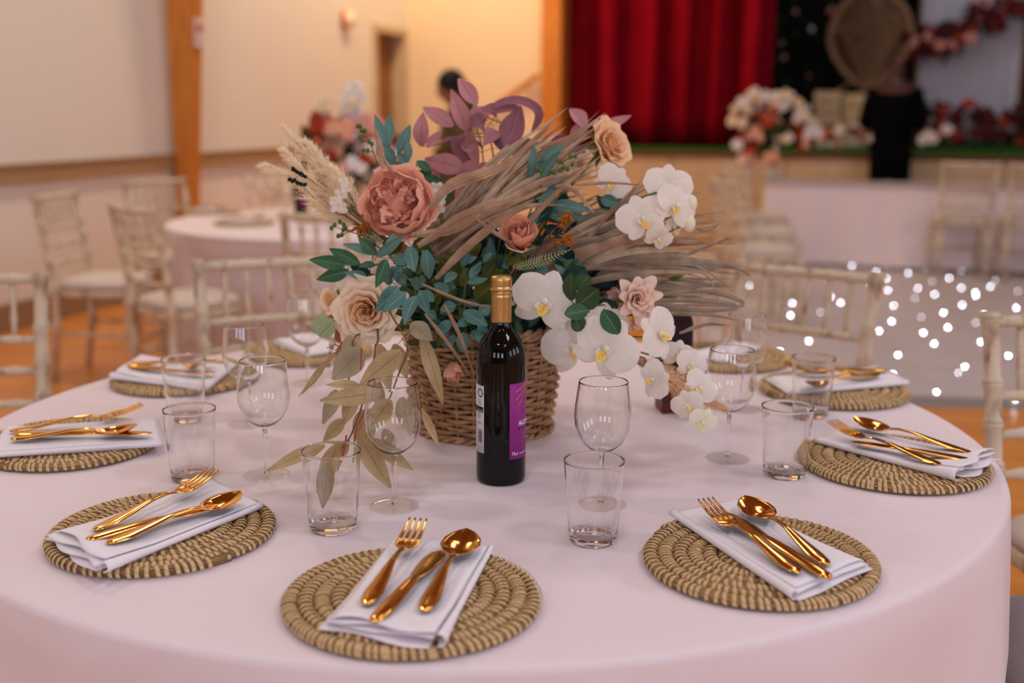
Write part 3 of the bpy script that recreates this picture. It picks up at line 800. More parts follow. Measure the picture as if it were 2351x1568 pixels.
LEDS = [(1862,605,1),(1956,610,2),(2011,624,2),(2033,612,2),(2035,639,2),(2085,627,2),(2126,620,2),(2179,639,2),(2207,622,1),(2285,643,1),(1854,630,1),(1951,662,2),(1902,643,1),(1907,681,2),(1930,695,2),(2013,681,2),(2038,666,2),(2107,662,2),(2140,646,1),(2146,676,2),(2207,661,2),(2239,672,2),(2240,679,2),(2274,658,2),(2337,669,1),(2100,685,1),(2052,702,2),(2010,725,1),(2047,738,2),(2115,728,1),(2166,718,2),(2209,700,2),(2176,752,2),(2240,741,1),(2259,722,2),(2120,764,2),(2018,760,2),(1994,779,2),(2062,815,2),(2145,789,2),(2252,785,2),(2215,842,2),(2200,856,1),(2150,900,2),(2050,859,2),(1857,783,2),(1819,696,2),(1815,724,2),(1944,733,2),(1884,717,1),(1790,806,2),(1755,753,2),(2333,707,2),(2315,817,2),(2331,917,2),(1998,655,1),(1780,640,1),(1720,655,2)]
ledm = {}
for kind, nm in ((2, 'led'), (1, 'led_dim')):
    g = MB(); g.lathe([(0.0042, 0), (0.0042, .0015), (.0001, .003)], 8); ledm[kind] = g.mesh('fairy_light', nm)
inv = Matrix.Rotation(-DA, 3, 'Z')
for x, y, kd in LEDS:
    p = inv @ (onz(x, y, .0302) - V((cor.x, cor.y, 0)))
    o = bpy.data.objects.new('fairy_light', ledm[kd]); COL.objects.link(o); o.parent = df; o.location = p

# ------------------------------------------------------------------ people
def skin_obj(name, verts, edges, radii, m, parent, root=0, sub=2):
    me = bpy.data.meshes.new(name); me.from_pydata(verts, edges, [])
    o = bpy.data.objects.new(name, me); COL.objects.link(o); o.parent = parent
    md = o.modifiers.new('skin', 'SKIN'); md.use_smooth_shade = True
    sv = me.skin_vertices[0].data
    for i, r in enumerate(radii): sv[i].radius = r if hasattr(r, '__len__') else (r, r)
    sv[root].use_root = True
    ss = o.modifiers.new('sub', 'SUBSURF'); ss.levels = sub; ss.render_levels = sub
    me.materials.append(M[m]); return o
def person(label, loc, rz, H, skin, top, bottom, arms_front=True, hair=None, dress=False, tilt=.04):
    s = H / 1.75
    t = thing('person', label, 'person', loc, rz)
    J = {'pel': (0, 0, .95), 'waist': (0, .01, 1.08), 'chest': (0, .0, 1.28), 'shc': (0, -.02, 1.43), 'neck': (0, 0, 1.50), 'jaw': (0, .03 + tilt, 1.575), 'crown': (0, .01 + tilt * 1.3, 1.68)}
    R = {'pel': (.16, .12), 'waist': (.14, .105), 'chest': (.165, .12), 'shc': (.12, .09), 'neck': .055, 'jaw': (.072, .082), 'crown': (.078, .092)}
    E = [('pel', 'waist'), ('waist', 'chest'), ('chest', 'shc'), ('shc', 'neck'), ('neck', 'jaw'), ('jaw', 'crown')]
    for sd, g in ((-1, 'l'), (1, 'r')):
        J[g + 'sh'] = (sd * .185, -.02, 1.41); R[g + 'sh'] = .065
        if arms_front:
            J[g + 'el'] = (sd * .255, .0, 1.12); J[g + 'wr'] = (sd * .13, .24, 1.13); J[g + 'pm'] = (sd * .08, .30, 1.15)
        else:
            J[g + 'el'] = (sd * .24, -.01, 1.12); J[g + 'wr'] = (sd * .23, .06, .88); J[g + 'pm'] = (sd * .22, .09, .80)
        R[g + 'el'] = .045; R[g + 'wr'] = .028; R[g + 'pm'] = (.036, .02)
        E += [('shc', g + 'sh'), (g + 'sh', g + 'el'), (g + 'el', g + 'wr'), (g + 'wr', g + 'pm')]
        pm = V(J[g + 'pm']); dr_ = (pm - V(J[g + 'wr'])).normalized()
        side = V((1, 0, 0)); L_ = (.07, .08, .075, .06)
        for fi in range(4):
            b = 'f%s%d' % (g, fi); base = pm + side * (-.03 + .02 * fi) + dr_ * .02
            J[b + 'a'] = tuple(base); J[b + 'b'] = tuple(base + dr_ * L_[fi] * .5 - V((0, 0, .006))); J[b + 'c'] = tuple(base + dr_ * L_[fi] - V((0, 0, .028)))
            R[b + 'a'] = R[b + 'b'] = .0085; R[b + 'c'] = .0075
            E += [(g + 'pm', b + 'a'), (b + 'a', b + 'b'), (b + 'b', b + 'c')]
        b = 'th' + g; J[b] = tuple(pm - side * sd * .045 + dr_ * .015); R[b] = .009
        J[b + '2'] = tuple(pm - side * sd * .055 + dr_ * .05); R[b + '2'] = .008
        E += [(g + 'wr', b), (b, b + '2')]
        J[g + 'hip'] = (sd * .09, 0, .88); R[g + 'hip'] = .095; J[g + 'kn'] = (sd * .1, .01, .49); R[g + 'kn'] = .06
        J[g + 'an'] = (sd * .105, -.02, .09); R[g + 'an'] = .042; J[g + 'toe'] = (sd * .12, .16, .035); R[g + 'toe'] = (.04, .03)
        E += [('pel', g + 'hip'), (g + 'hip', g + 'kn'), (g + 'kn', g + 'an'), (g + 'an', g + 'toe')]
        J['ear' + g] = (sd * .085, .01 + tilt, 1.62); R['ear' + g] = (.012, .02); E.append(('jaw', 'ear' + g))
    J['nose'] = (0, .13 + tilt, 1.60); R['nose'] = .012; E.append(('jaw', 'nose'))
    keys = list(J); idx = {k: i for i, k in enumerate(keys)}
    sc = lambda p: tuple(c * s for c in p)
    skin_obj('body', [sc(J[k]) for k in keys], [(idx[a], idx[b]) for a, b in E], [R[k] if not hasattr(R[k], '__len__') else R[k] for k in keys], skin, t)
    # jacket / top
    def cloth(name, ks, es, grow, m, over={}):
        ii = {k: i for i, k in enumerate(ks)}
        rad = []
        for k in ks:
            r = over.get(k, R.get(k, .05)); r = r if hasattr(r, '__len__') else (r, r); rad.append((r[0] + grow, r[1] + grow))
        JJ = dict(J); JJ['hem'] = (0, 0, .80 if dress else .62); JJ['hem2'] = (0, 0, .45)
        skin_obj(name, [sc(JJ[k]) for k in ks], [(ii[a], ii[b]) for a, b in es], rad, m, t)
    tk = ['pel', 'waist', 'chest', 'shc', 'lsh', 'lel', 'lwr', 'rsh', 'rel', 'rwr', 'hem']
    te = [('pel', 'waist'), ('waist', 'chest'), ('chest', 'shc'), ('shc', 'lsh'), ('lsh', 'lel'), ('lel', 'lwr'), ('shc', 'rsh'), ('rsh', 'rel'), ('rel', 'rwr'), ('pel', 'hem')]
    cloth('dress' if dress else 'jacket', tk + (['hem2'] if dress else []), te + ([('hem', 'hem2')] if dress else []), .02, top, {'hem': (.19, .15) if dress else (.205, .14), 'hem2': (.2, .17), 'pel': (.175, .14), 'waist': (.16, .12), 'chest': (.19, .13), 'shc': (.13, .10)})
    if not dress:
        bk = ['pel', 'lhip', 'lkn', 'lan', 'rhip', 'rkn', 'ran']
        cloth('trousers', bk, [('pel', 'lhip'), ('lhip', 'lkn'), ('lkn', 'lan'), ('pel', 'rhip'), ('rhip', 'rkn'), ('rkn', 'ran')], .022, bottom)
        MB().lathe([(.075, 0), (.07, .03), (.063, .045)], 20).build('collar', 'shirt', t, loc=(0, .0, 1.475 * s))
    for sd in (-1, 1):
        MB().ball((sd * .115 * s, .06 * s, .04), .05, 10, 8, (.95, 2.4, .8)).build('shoe', 'black_cloth', t)
    if hair:
        g = MB(); g.ball((0, 0, 0), .104, 16, 12, (.92, 1.05, 1.15)); g.build('hair', hair, t, loc=(0, (.0 + tilt) * s, 1.655 * s))
        g = MB(); g.tube([(0, -.02 * s, 1.66 * s), (0, -.06 * s, 1.56 * s), (0, -.10 * s, 1.42 * s), (0, -.12 * s, 1.32 * s)], [.07, .08, .06, .03], 12).build('long_hair', hair, t)
    return t
mp_ = at(2052, 250, 10.95); mrz = face(mp_.x - CAM.x + .2, mp_.y - CAM.y)
person('person in a black suit seen from behind, facing the stage', (mp_.x, mp_.y, 0), mrz, 1.86, 'skin_dark', 'suit', 'suit', True, None, False, .07)
wp_ = at(1048, 250, 8.6)
person('dark-haired person in an olive outfit half hidden behind the centrepiece', (wp_.x, wp_.y, 0), face(-1, -.15), 1.60, 'skin_mid', 'olive_cloth', 'olive_cloth', False, 'hair', True)

# ------------------------------------------------------------------ place settings
TZ = .7508
# woven straw placemats: a spiral coil bound with straw stitches
MAT_R, PITCH, CRR = .1655, .0196, .0091
def spiral(t):        # t in turns from the rim inwards
    if t < .3:      # the loose end lies against the next turn and tapers away
        k = t / .3; k = k * k * (3 - 2 * k)
        return (MAT_R - CRR - PITCH) * (1 - k) + k * (MAT_R - CRR - PITCH * t) + CRR * .9 * (1 - k)
    return MAT_R - CRR - PITCH * t
def crr(t): return CRR * min(1, .15 + .85 * t / .3)
TURNS = (MAT_R - CRR - .006) / PITCH
def coil_mesh():
    rows = []; n = int(TURNS * 44); uvs = []
    for i in range(n + 1):
        t = TURNS * i / n; a = -2 * PI * t; r = spiral(t)
        if t < 1: r = spiral(t) + 0.0
        row = []
        for k in range(8):
            b = 2 * PI * k / 8
            row.append(((r + crr(t) * math.cos(b)) * math.cos(a), (r + crr(t) * math.cos(b)) * math.sin(a), .0072 + .0070 * math.sin(b)))
        rows.append(row)
    g = MB(); g.quad_grid(rows, close_u=True); g.f.append(tuple(range(8))[::-1])
    me = g.mesh('coil', 'straw_coil'); uv = me.uv_layers.new(name='UVMap')
    for li, l in enumerate(me.loops):
        vi = l.vertex_index; uv.data[li].uv = ((vi // 8) * .16, (vi % 8) / 8)
    return me
def stitch_mesh(slant=.0035):
    g = MB(); w = .0026
    rows = []
    for k in range(7):
        b = -.35 + (PI + .7) * k / 6 + 0.0
        x = (CRR + .0013) * math.cos(b); z = .0072 + (.0070 + .0013) * math.sin(b); y = slant * (1 - 2 * k / 6)
        rows.append([(x, y - w, z - .0006), (x, y, z + .0004 if 0 < k < 6 else z), (x, y + w, z - .0006)])
    g.quad_grid(rows); return g.mesh('straw_stitch', 'straw_stitch')
COIL = coil_mesh(); STI = [stitch_mesh(.0030), stitch_mesh(.0040), stitch_mesh(.0018)]
def stitch_places():
    out = []; t = 0.04
    while t < TURNS:
        r = spiral(t); out.append((r, -2 * PI * t + random.uniform(-.012, .012))); t += .0094 * (1 + .22 * math.sin(t * 9) + random.uniform(-.12, .12)) / (2 * PI * max(r, .01))
    return out
def placemat(x, y, rz, label, single):
    t = thing('woven_placemat', label, 'placemat', (x, y, TZ), rz, 'round woven straw placemats')
    c = bpy.data.objects.new('coil', COIL); COL.objects.link(c); c.parent = t
    pl = stitch_places(); g = MB()
    for i, (r, a) in enumerate(pl):
        me = STI[random.randrange(3)]
        if i < single:
            o = bpy.data.objects.new('straw_stitch', me); COL.objects.link(o); o.parent = t
            o.location = (r * math.cos(a), r * math.sin(a), 0); o.rotation_euler = (0, 0, a)
        else:
            b = len(g.v); ca, sa = math.cos(a), math.sin(a); f = min(1, r / .02 + .3)
            for q in me.vertices:
                xx, yy = r + q.co.x, q.co.y * f; g.v.append((xx * ca - yy * sa, xx * sa + yy * ca, q.co.z))
            for p in me.polygons: g.f.append(tuple(b + v for v in p.vertices))
    if g.v: g.build('inner_stitching', 'straw_stitch', t, kind='stuff')
    # loose end of the coil, tucked at the rim
    return t
MATS = [(-.051, -.750, 'woven straw placemat nearest the camera, front centre of the table', 300), (.393, -.628, 'woven straw placemat at front right, under the napkin with its spoon set apart', 300),
        (.712, -.204, 'woven straw placemat at the right rim of the table, napkin with ruffled white end', 300), (.749, .288, 'woven straw placemat at back right behind the two right tumblers', 0),
        (-.409, -.535, 'woven straw placemat at front left, napkin pointing towards the centre', 300), (-.704, -.122, 'woven straw placemat cut by the left edge of the picture', 300),
        (-.648, .376, 'woven straw placemat at back left, behind a tumbler, near the chairs', 0), (-.42, .66, 'woven straw placemat glimpsed behind the wine glasses left of the flowers', 0), (.575, .605, 'woven straw placemat glimpsed beyond the flowers on the right', 0)]
for i, (x, y, lab, sg_) in enumerate(MATS): placemat(x, y, [1.2, 2.6, .4, 3.6, 5.6, 4.4, 2.2, 1, 3][i], lab, sg_)

# folded napkins
MT = .0156
def napkin(cs, label, seed, flare=0.0, layers=4):
    """cs: far-left, far-right, open-right, open-left corners (world xy); the layers show along open-right to open-left"""
    cs = [V((c.x, c.y, 0)) for c in cs]; o0 = (cs[0] + cs[1]) / 2; e = (cs[2] + cs[3]) / 2; d = (e - o0).normalized(); ang = math.atan2(d.y, d.x)
    t = thing('napkin', label, 'napkin', (o0.x, o0.y, TZ + MT), ang, 'folded white napkins')
    M_ = Matrix.Rotation(-ang, 3, 'Z'); L_ = [M_ @ (c - o0) for c in cs]
    rnd = random.Random(seed); th = .0027; nL = 24
    def xy(s, q):
        k = (q + 1) / 2
        a = L_[0].lerp(L_[1], k); b = L_[3].lerp(L_[2], k); return a.lerp(b, s)
    W = ((L_[0] - L_[1]).length + (L_[2] - L_[3]).length) / 2; sgn = 1 if L_[1].y > L_[0].y else -1
    def lay(k, s, q):
        wav = flare * max(0, s - .70) / .30
        z = .0012 + k * th * (1 + wav * .9) + wav * .0016 * math.sin(q * 4.2 + k * .9 + seed) * (.5 + .5 * k / layers)
        z += .0006 * math.sin(s * 5 + k + q * 2) * (k / layers)
        return z
    for k in range(layers):
        g = MB(); rows = []
        e0 = rnd.uniform(-.004, .003); e1 = rnd.uniform(-.007, .005) - k * .0016; off = 1 - .012 * k - (.02 if k % 2 else 0)
        for i in range(nL + 1):
            s = i / nL; row = []
            for j in range(19):
                qq = -1 + 2 * j / 18; pt = xy(s, qq * off)
                x = pt.x + (1 - s) * e0 + s * (e1 + flare * .006 * math.sin(qq * 3.4 + k * 2.1))
                y = pt.y + .0012 * math.sin(s * 4 + k) + s * s * flare * .003 * (layers - k) * (-sgn)
                z = lay(k, s, qq); edge = max(0, -qq * 1.0 - .84) / .16 if k else 0
                z -= edge ** 2 * th * k * .45 + (max(0, .05 - s) / .05) ** 2 * th * k * .5
                row.append((x, y, z))
            rows.append(row)
        g.quad_grid(rows)
        o = g.build('fold_layer', 'napkin', t); md = o.modifiers.new('s', 'SOLIDIFY'); md.thickness = .0013; md.offset = 0
    rows = []
    for i in range(nL + 1):
        s = i / nL; row = []; h0, h1 = .0009, lay(layers - 1, s, 1) + .0004; pt = xy(s, .97)
        for j in range(11):
            b = -PI / 2 + PI * j / 10
            row.append((pt.x, pt.y + sgn * ((h1 - h0) * .62 * math.cos(b)), (h0 + h1) / 2 + (h1 - h0) / 2 * math.sin(b)))
        rows.append(row)
    g = MB(); g.quad_grid(rows); o = g.build('rolled_edge', 'napkin', t); md = o.modifiers.new('s', 'SOLIDIFY'); md.thickness = .0012
    return t
NZ = TZ + MT + .0098
def nz(px, py): return onz(px, py, TZ + MT + .008)
NAPS = [(((902, 1226), (1130, 1250), (1008, 1474), (755, 1430)), 'white folded napkin on the front centre placemat, frayed layers towards the camera', 1, .9),
        (((1690, 1143), (1542, 1172), (1826, 1364), (1995, 1292)), 'white folded napkin on the front right placemat, stacked hem corners at the right', 2, .3),
        (((1955, 978), (1874, 1006), (2200, 1094), (2284, 1050)), 'white napkin on the right rim placemat, ruffled at its right end', 3, 1.7),
        (((1757, 864), (1813, 899), (2084, 876), (2005, 842)), 'white folded napkin on the back right placemat behind a tumbler', 4, .3),
        (((478, 1097), (600, 1156), (238, 1304), (121, 1230)), 'white folded napkin on the front left placemat, layers fanned at its left end', 5, 1.1),
        (((360, 958), (372, 1015), (-30, 1044), (12, 978)), 'white folded napkin on the placemat at the left edge', 6, .3),
        (((540, 836), (473, 890), (256, 864), (322, 817)), 'cream-shaded napkin on the back left placemat, rolled end to the left', 7, .9)]
for cs, lab, sd, fl in NAPS: napkin([nz(*c) for c in cs], lab, sd, fl, 4)
def rect_napkin(x, y, a, L, W, label, seed):
    d = V((math.cos(a), math.sin(a), 0)); n = V((-d.y, d.x, 0)); c = V((x, y, 0))
    return napkin([c - d * L / 2 + n * W / 2, c - d * L / 2 - n * W / 2, c + d * L / 2 - n * W / 2, c + d * L / 2 + n * W / 2], label, seed, .4)
for (x, y, an) in ((-.42, .66, 2.2), (.575, .605, .8)):
    rect_napkin(x, y, an, .19, .10, 'white napkin glimpsed beyond the %s side of the flowers' % ('left' if x < 0 else 'right'), 9)

# cutlery, modelled along +x from the handle end; shared meshes
def strip(prof, nw=8, cup=None):
    """prof: (x, halfwidth, z, thickness, cup depth)"""
    rows = []
    for (x, w, z, th, cu) in prof:
        row = []
        for k in range(nw + 1):
            q = -1 + 2 * k / nw; row.append((x, q * w, z - cu * (1 - q * q) + th * .5 * math.sqrt(max(0, 1 - q * q * .98))))
        for k in range(nw, -1, -1):
            q = -1 + 2 * k / nw; row.append((x, q * w * .995, z - cu * (1 - q * q) - th * .5 * math.sqrt(max(0, 1 - q * q * .98))))
        rows.append(row)
    g = MB(); b = g.quad_grid(rows, close_u=True); m = len(rows[0])
    g.f.append(tuple(b + k for k in range(m))[::-1]); g.f.append(tuple(b + (len(rows) - 1) * m + k for k in range(m)))
    return g
def smooth_prof(keys, n):
    """keys resampled along x, smoothed so that the curve has no kinks"""
    xs = [k[0] for k in keys]; N_ = 240; rows = []
    for i in range(N_ + 1):
        x = xs[0] + (xs[-1] - xs[0]) * i / N_
        j = max(k for k in range(len(xs) - 1) if xs[k] <= x + 1e-9); t = (x - xs[j]) / (xs[j + 1] - xs[j])
        rows.append([keys[j][c] * (1 - t) + keys[j + 1][c] * t for c in range(1, 5)])
    for _ in range(3):
        new = [r[:] for r in rows]
        for i in range(N_ + 1):
            h = min(5, i, N_ - i)
            for c in range(4): new[i][c] = sum(rows[k][c] for k in range(i - h, i + h + 1)) / (2 * h + 1)
        rows = new
    out = []
    for i in range(n):
        k = .5 - .5 * math.cos(PI * i / (n - 1)); f = k * N_; j = min(N_ - 1, int(f)); u = f - j
        r = [rows[j][c] * (1 - u) + rows[j + 1][c] * u for c in range(4)]
        out.append((xs[0] + (xs[-1] - xs[0]) * k, max(1e-4, r[0]), r[1], r[2], r[3]))
    return out
HANDLE = [(0, .0008, .0045, .002, 0), (.004, .0066, .0045, .0042, 0), (.028, .0094, .005, .0052, 0), (.06, .0070, .008, .0050, 0), (.095, .0038, .0125, .0040, 0), (.122, .0028, .0125, .0036, 0), (.135, .0030, .010, .0034, 0)]
hand_m = strip(smooth_prof(HANDLE, 40)).mesh('handle', 'gold')
SPB = [(.135, .0030, .010, .0034, 0), (.142, .0085, .0085, .0022, .001), (.152, .0165, .0085, .0016, .005), (.167, .0212, .0095, .0014, .0078), (.182, .0195, .0115, .0014, .0066), (.195, .0120, .0135, .0013, .003), (.2015, .0040, .015, .0012, .0008), (.203, .0006, .0153, .001, 0)]
spoon_b = strip(smooth_prof(SPB, 30), 12).mesh('bowl', 'gold')
FKH = [(.135, .0030, .010, .0034, 0), (.142, .0078, .0085, .0022, .0005), (.150, .0118, .0085, .0018, .0015), (.160, .0128, .0105, .0017, .0015)]
gk = strip(smooth_prof(FKH, 12), 8)
for k in range(4):
    y = -.0098 + .0098 * 2 * k / 3; rows = []
    for i in range(9):
        s = i / 8; x = .158 + .047 * s; w = .0023 * (1 - .65 * s ** 1.5); z = .0102 + .0035 * s + .007 * s * s; yy = y * (1 - .06 * s); h_ = .0017 * (1 - .35 * s) / 2
        rows.append([(x, yy - w, z - h_), (x, yy + w, z - h_), (x, yy + w, z + h_), (x, yy - w, z + h_)])
    b = gk.quad_grid(rows, close_u=True); gk.f.append((b + 32, b + 33, b + 34, b + 35)); gk.f.append((b + 3, b + 2, b + 1, b))
fork_h = gk.mesh('tines', 'gold')
KNH = [(0, .0008, .005, .002, 0), (.004, .0068, .0055, .006, 0), (.03, .0085, .0060, .0075, 0), (.08, .0074, .0075, .0066, 0), (.11, .0062, .008, .0056, 0), (.122, .0050, .008, .0045, 0)]
knife_h = strip(smooth_prof(KNH, 26)).mesh('handle', 'gold')
KNB = [(.120, .0048, .008, .0040, 0), (.130, .0070, .0078, .0026, 0), (.155, .0100, .0075, .0016, 0), (.185, .0104, .0075, .0014, 0), (.203, .0080, .0075, .0012, 0), (.211, .0030, .0075, .001, 0), (.213, .0006, .0075, .0009, 0)]
knife_b = strip(smooth_prof(KNB, 26)).mesh('blade', 'gold')
def cutlery(kind, pa, pb, z0, label, roll=0.0, pitch=0.0):
    a, b = onz(pa[0], pa[1], TZ + MT + .010), onz(pb[0], pb[1], TZ + MT + .018)
    d = V((b.x - a.x, b.y - a.y, 0)); L = d.length; full = {'fork': .205, 'spoon': .203, 'knife': .213}[kind]
    sc = min(1.12, max(.9, L / full)); mid = (a + b) / 2; d.normalize()
    st_ = V((mid.x, mid.y, 0)) - d * full * sc / 2
    t = thing(kind, label, kind, (st_.x, st_.y, z0), math.atan2(d.y, d.x), 'golden cutlery laid on the napkins')
    t.rotation_euler = (roll, pitch, math.atan2(d.y, d.x)); t.scale = (sc, 1.24, 1.15)
    for me, nm in (((hand_m, 'handle'), (fork_h, 'tines')) if kind == 'fork' else ((hand_m, 'handle'), (spoon_b, 'bowl')) if kind == 'spoon' else ((knife_h, 'handle'), (knife_b, 'blade'))):
        o = bpy.data.objects.new(nm, me); COL.objects.link(o); o.parent = t
    return t
PL = ('front centre napkin', 'front right napkin', 'right rim napkin', 'back right napkin', 'front left napkin', 'napkin at the left edge', 'back left napkin')
CUT = [  # fork, knife, spoon: (handle end, tip)
    (((832, 1418), (966, 1216)), ((858, 1442), (1014, 1266)), ((966, 1430), (1076, 1226))),
    (((1850, 1340), (1606, 1165)), ((1906, 1341), (1660, 1178)), ((1916, 1322), (1698, 1148))),
    (((2172, 1082), (1898, 985)), ((2222, 1066), (1958, 1016)), ((2236, 1052), (1955, 970))),
    (((2000, 874), (1800, 850)), ((2035, 857), (1845, 858)), ((2036, 864), (1830, 895))),
    (((192, 1243), (508, 1100)), ((196, 1253), (500, 1160)), ((245, 1261), (554, 1146))),
    (((22, 1000), (328, 950)), ((22, 1006), (360, 996)), ((24, 1018), (318, 990))),
    (((300, 840), (500, 842)), ((298, 850), (495, 858)), ((320, 846), (455, 838))),
]
for i, (f, k, s) in enumerate(CUT):
    zb = NZ + .0012
    cutlery('knife', k[0], k[1], zb, 'golden table knife on the %s' % PL[i])
    cutlery('fork', f[0], f[1], zb + (.004 if i in (0, 4) else .002), 'golden table fork on the %s' % PL[i])
    cutlery('spoon', s[0], s[1], zb + .002, 'golden dessert spoon on the %s' % PL[i])

# ------------------------------------------------------------------ glassware
def wine_glass(name='wine_glass'):
    t = thing(name, '', 'wine glass', (0, 0, 0), 0, 'stemmed wine glasses on the near table')
    outer = [(.0001, .0805), (.0045, .082), (.010, .0835), (.019, .088), (.029, .097), (.0365, .109), (.0412, .124), (.0425, .138), (.0415, .155), (.0390, .174), (.0369, .1890), (.0366, .1908)]
    inner = [(max(.0001, r - .0012), z + (.0016 if z < .09 else .0004)) for r, z in outer[1:][::-1]][:-1] + [(.0001, .0850)]
    MB().lathe(outer + [(.0363, .1915), (.0358, .1915)] + inner, 64).build('bowl', 'glass_thin', t)
    MB().lathe([(.0001, .004), (.0048, .0045), (.0042, .010), (.0034, .03), (.0033, .06), (.0042, .0785), (.0060, .0822), (.0001, .0838)], 20).build('stem', 'glass_solid', t)
    MB().lathe([(.0001, 0), (.033, 0), (.0355, .0001), (.0371, .0005), (.0376, .0011), (.0374, .0017), (.0366, .0021), (.034, .0024), (.02, .0038), (.0058, .0066), (.0001, .0070)], 48).build('foot', 'glass_foot', t)
    # fine bright rim
    return t
def tumbler():
    t = thing('tumbler', '', 'tumbler', (0, 0, 0), 0, 'plain water tumblers on the near table')
    H = .116
    prof = [(.0001, .0022), (.018, .0012), (.027, .0003), (.029, 0), (.0308, .0002), (.0322, .0012), (.0331, .003), (.0334, .005), (.0345, .02), (.0375, .06), (.0413, H - .004), (.0415, H - .0012), (.0413, H - .0003), (.0407, H), (.0401, H - .0004), (.0398, H - .0014), (.0397, H - .004), (.0360, .06), (.0328, .02), (.0322, .0145), (.0312, .0118), (.029, .0104), (.026, .0098), (.014, .0086), (.0001, .0084)]
    MB().lathe(prof, 64).build('glass_body', 'glass_solid', t)
    MB().tube([(.0410 * math.cos(2 * PI * k / 56), .0410 * math.sin(2 * PI * k / 56), H + .0004) for k in range(56)], .0008, 6, closed=True).build('rim', 'glass_solid', t)
    return t
wg = wine_glass(); tb = tumbler()
WG = [((906, 1163), 'wine glass left of the wine bottle, dried leaves seen through it'), ((613, 1091), 'wine glass standing between the two left tumblers and the centre'), ((570, 974), 'wine glass behind another at the back left placemat'),
      ((708, 881), 'wine glass farther back, left of the cream rose'), ((1380, 1158), 'wine glass right of the wine bottle, behind a tumbler'), ((1670, 1053), 'wine glass right of the trailing orchids'),
      ((1706, 940), 'wine glass behind another on the right, near the back right placemat'), ((764, 862), 'wine glass half hidden behind the cream rose')]
for i, (p, lab) in enumerate(WG):
    q = onz(p[0], p[1], TZ)
    if i == 0: wg.location = (q.x, q.y, TZ); wg['label'] = lab
    else: dup(wg, (q.x, q.y, TZ), i * .7, lab)
TB = [((765, 1213), 'water tumbler in front of the trailing dried leaves'), ((1361, 1240), 'water tumbler right of the bottle, wine glass seen through it'), ((443, 1098), 'water tumbler above the front left placemat'),
      ((428, 958), 'water tumbler before the back left placemat, gold cutlery seen through it'), ((1800, 1090), 'water tumbler left of the right rim placemat'), ((1861, 953), 'water tumbler before the back right placemat'), ((1632, 808), 'water tumbler far back beyond the orchids')]
for i, (p, lab) in enumerate(TB):
    q = onz(p[0], p[1], TZ)
    if i == 0: tb.location = (q.x, q.y, TZ); tb['label'] = lab
    else: dup(tb, (q.x, q.y, TZ), i * .5, lab)

# ------------------------------------------------------------------ the wine bottle
bq = onz(1150, 1100, TZ)
bt = thing('wine_bottle', 'dark wine bottle with gold screw cap and purple label', 'bottle', (bq.x, bq.y, TZ), math.atan2(CAM.y - bq.y, CAM.x - bq.x))   # +x faces the camera
RB = .0395
MB().lathe([(.0001, .006), (.025, .003), (.034, 0), (.0375, .001), (.0392, .005), (RB, .012), (RB, .196), (.0388, .208), (.0365, .219), (.032, .229), (.0255, .238), (.0195, .246), (.0160, .254), (.0150, .262), (.0146, .275), (.0146, .290)], 64).build('body', 'bottle_glass', bt)
cp = MB().lathe([(.0153, .258), (.0158, .258), (.0160, .262), (.0160, .296), (.0164, .297), (.0166, .299), (.0160, .301), (.0160, .3035), (.0167, .305), (.0160, .3065), (.0158, .308), (.0168, .310), (.0168, .313), (.0160, .3145), (.0162, .3155), (.0168, .3165), (.0168, .326), (.0163, .3285), (.015, .330), (.0001, .3305)], 48).build('screw_cap', 'cap_gold', bt)
g = MB()
for k in range(60):
    a = 2 * PI * k / 60; g.tube([(.0167 * math.cos(a), .0167 * math.sin(a), .3062), (.0167 * math.cos(a), .0167 * math.sin(a), .3120)], .0004, 4)
g.build('cap_knurling', 'cap_gold', cp)
def wrap_label(name, a0, a1, z0, z1, m, r=RB + .0002):
    n = 28; rows = [[(r * math.cos(a0 + (a1 - a0) * k / n), r * math.sin(a0 + (a1 - a0) * k / n), z) for k in range(n + 1)] for z in (z0, z1)]
    g = MB(); g.quad_grid(rows); o = g.build(name, m, bt); md = o.modifiers.new('s', 'SOLIDIFY'); md.thickness = .0002; return o
def wrap_mesh(name, m, parent, faces2d, a_left, r=RB + .0006):
    """faces2d: (verts [(x,z)], faces); x metres rightwards as seen by the viewer, angle = a_left + x/r"""
    v, f = faces2d
    me = bpy.data.meshes.new(name); me.from_pydata([(r * math.cos(a_left + x / r), r * math.sin(a_left + x / r), z) for x, z in v], [], f); me.materials.append(M[m])
    o = bpy.data.objects.new(name, me); COL.objects.link(o); o.parent = parent; return o
def text2d(txt, size, x, z, bold=0.0, sx=1.0):
    c = bpy.data.curves.new('lettering', 'FONT'); c.body = txt; c.size = size; c.offset = bold; c.resolution_u = 2
    o = bpy.data.objects.new('lettering', c); COL.objects.link(o)
    dg = bpy.context.evaluated_depsgraph_get(); me = bpy.data.meshes.new_from_object(o.evaluated_get(dg))
    v = [(x + q.co.x * sx, z + q.co.y) for q in me.vertices]; f = [tuple(p.vertices) for p in me.polygons]
    bpy.data.objects.remove(o); bpy.data.curves.remove(c); bpy.data.meshes.remove(me); return v, f
def rects2d(rs):
    v, f = [], []
    for x0, x1, z0, z1 in rs:
        n = max(1, int((x1 - x0) / .002)); b = len(v)
        for i in range(n + 1): x = x0 + (x1 - x0) * i / n; v += [(x, z0), (x, z1)]
        f += [(b + 2 * i, b + 2 * i + 2, b + 2 * i + 3, b + 2 * i + 1) for i in range(n)]
    return v, f
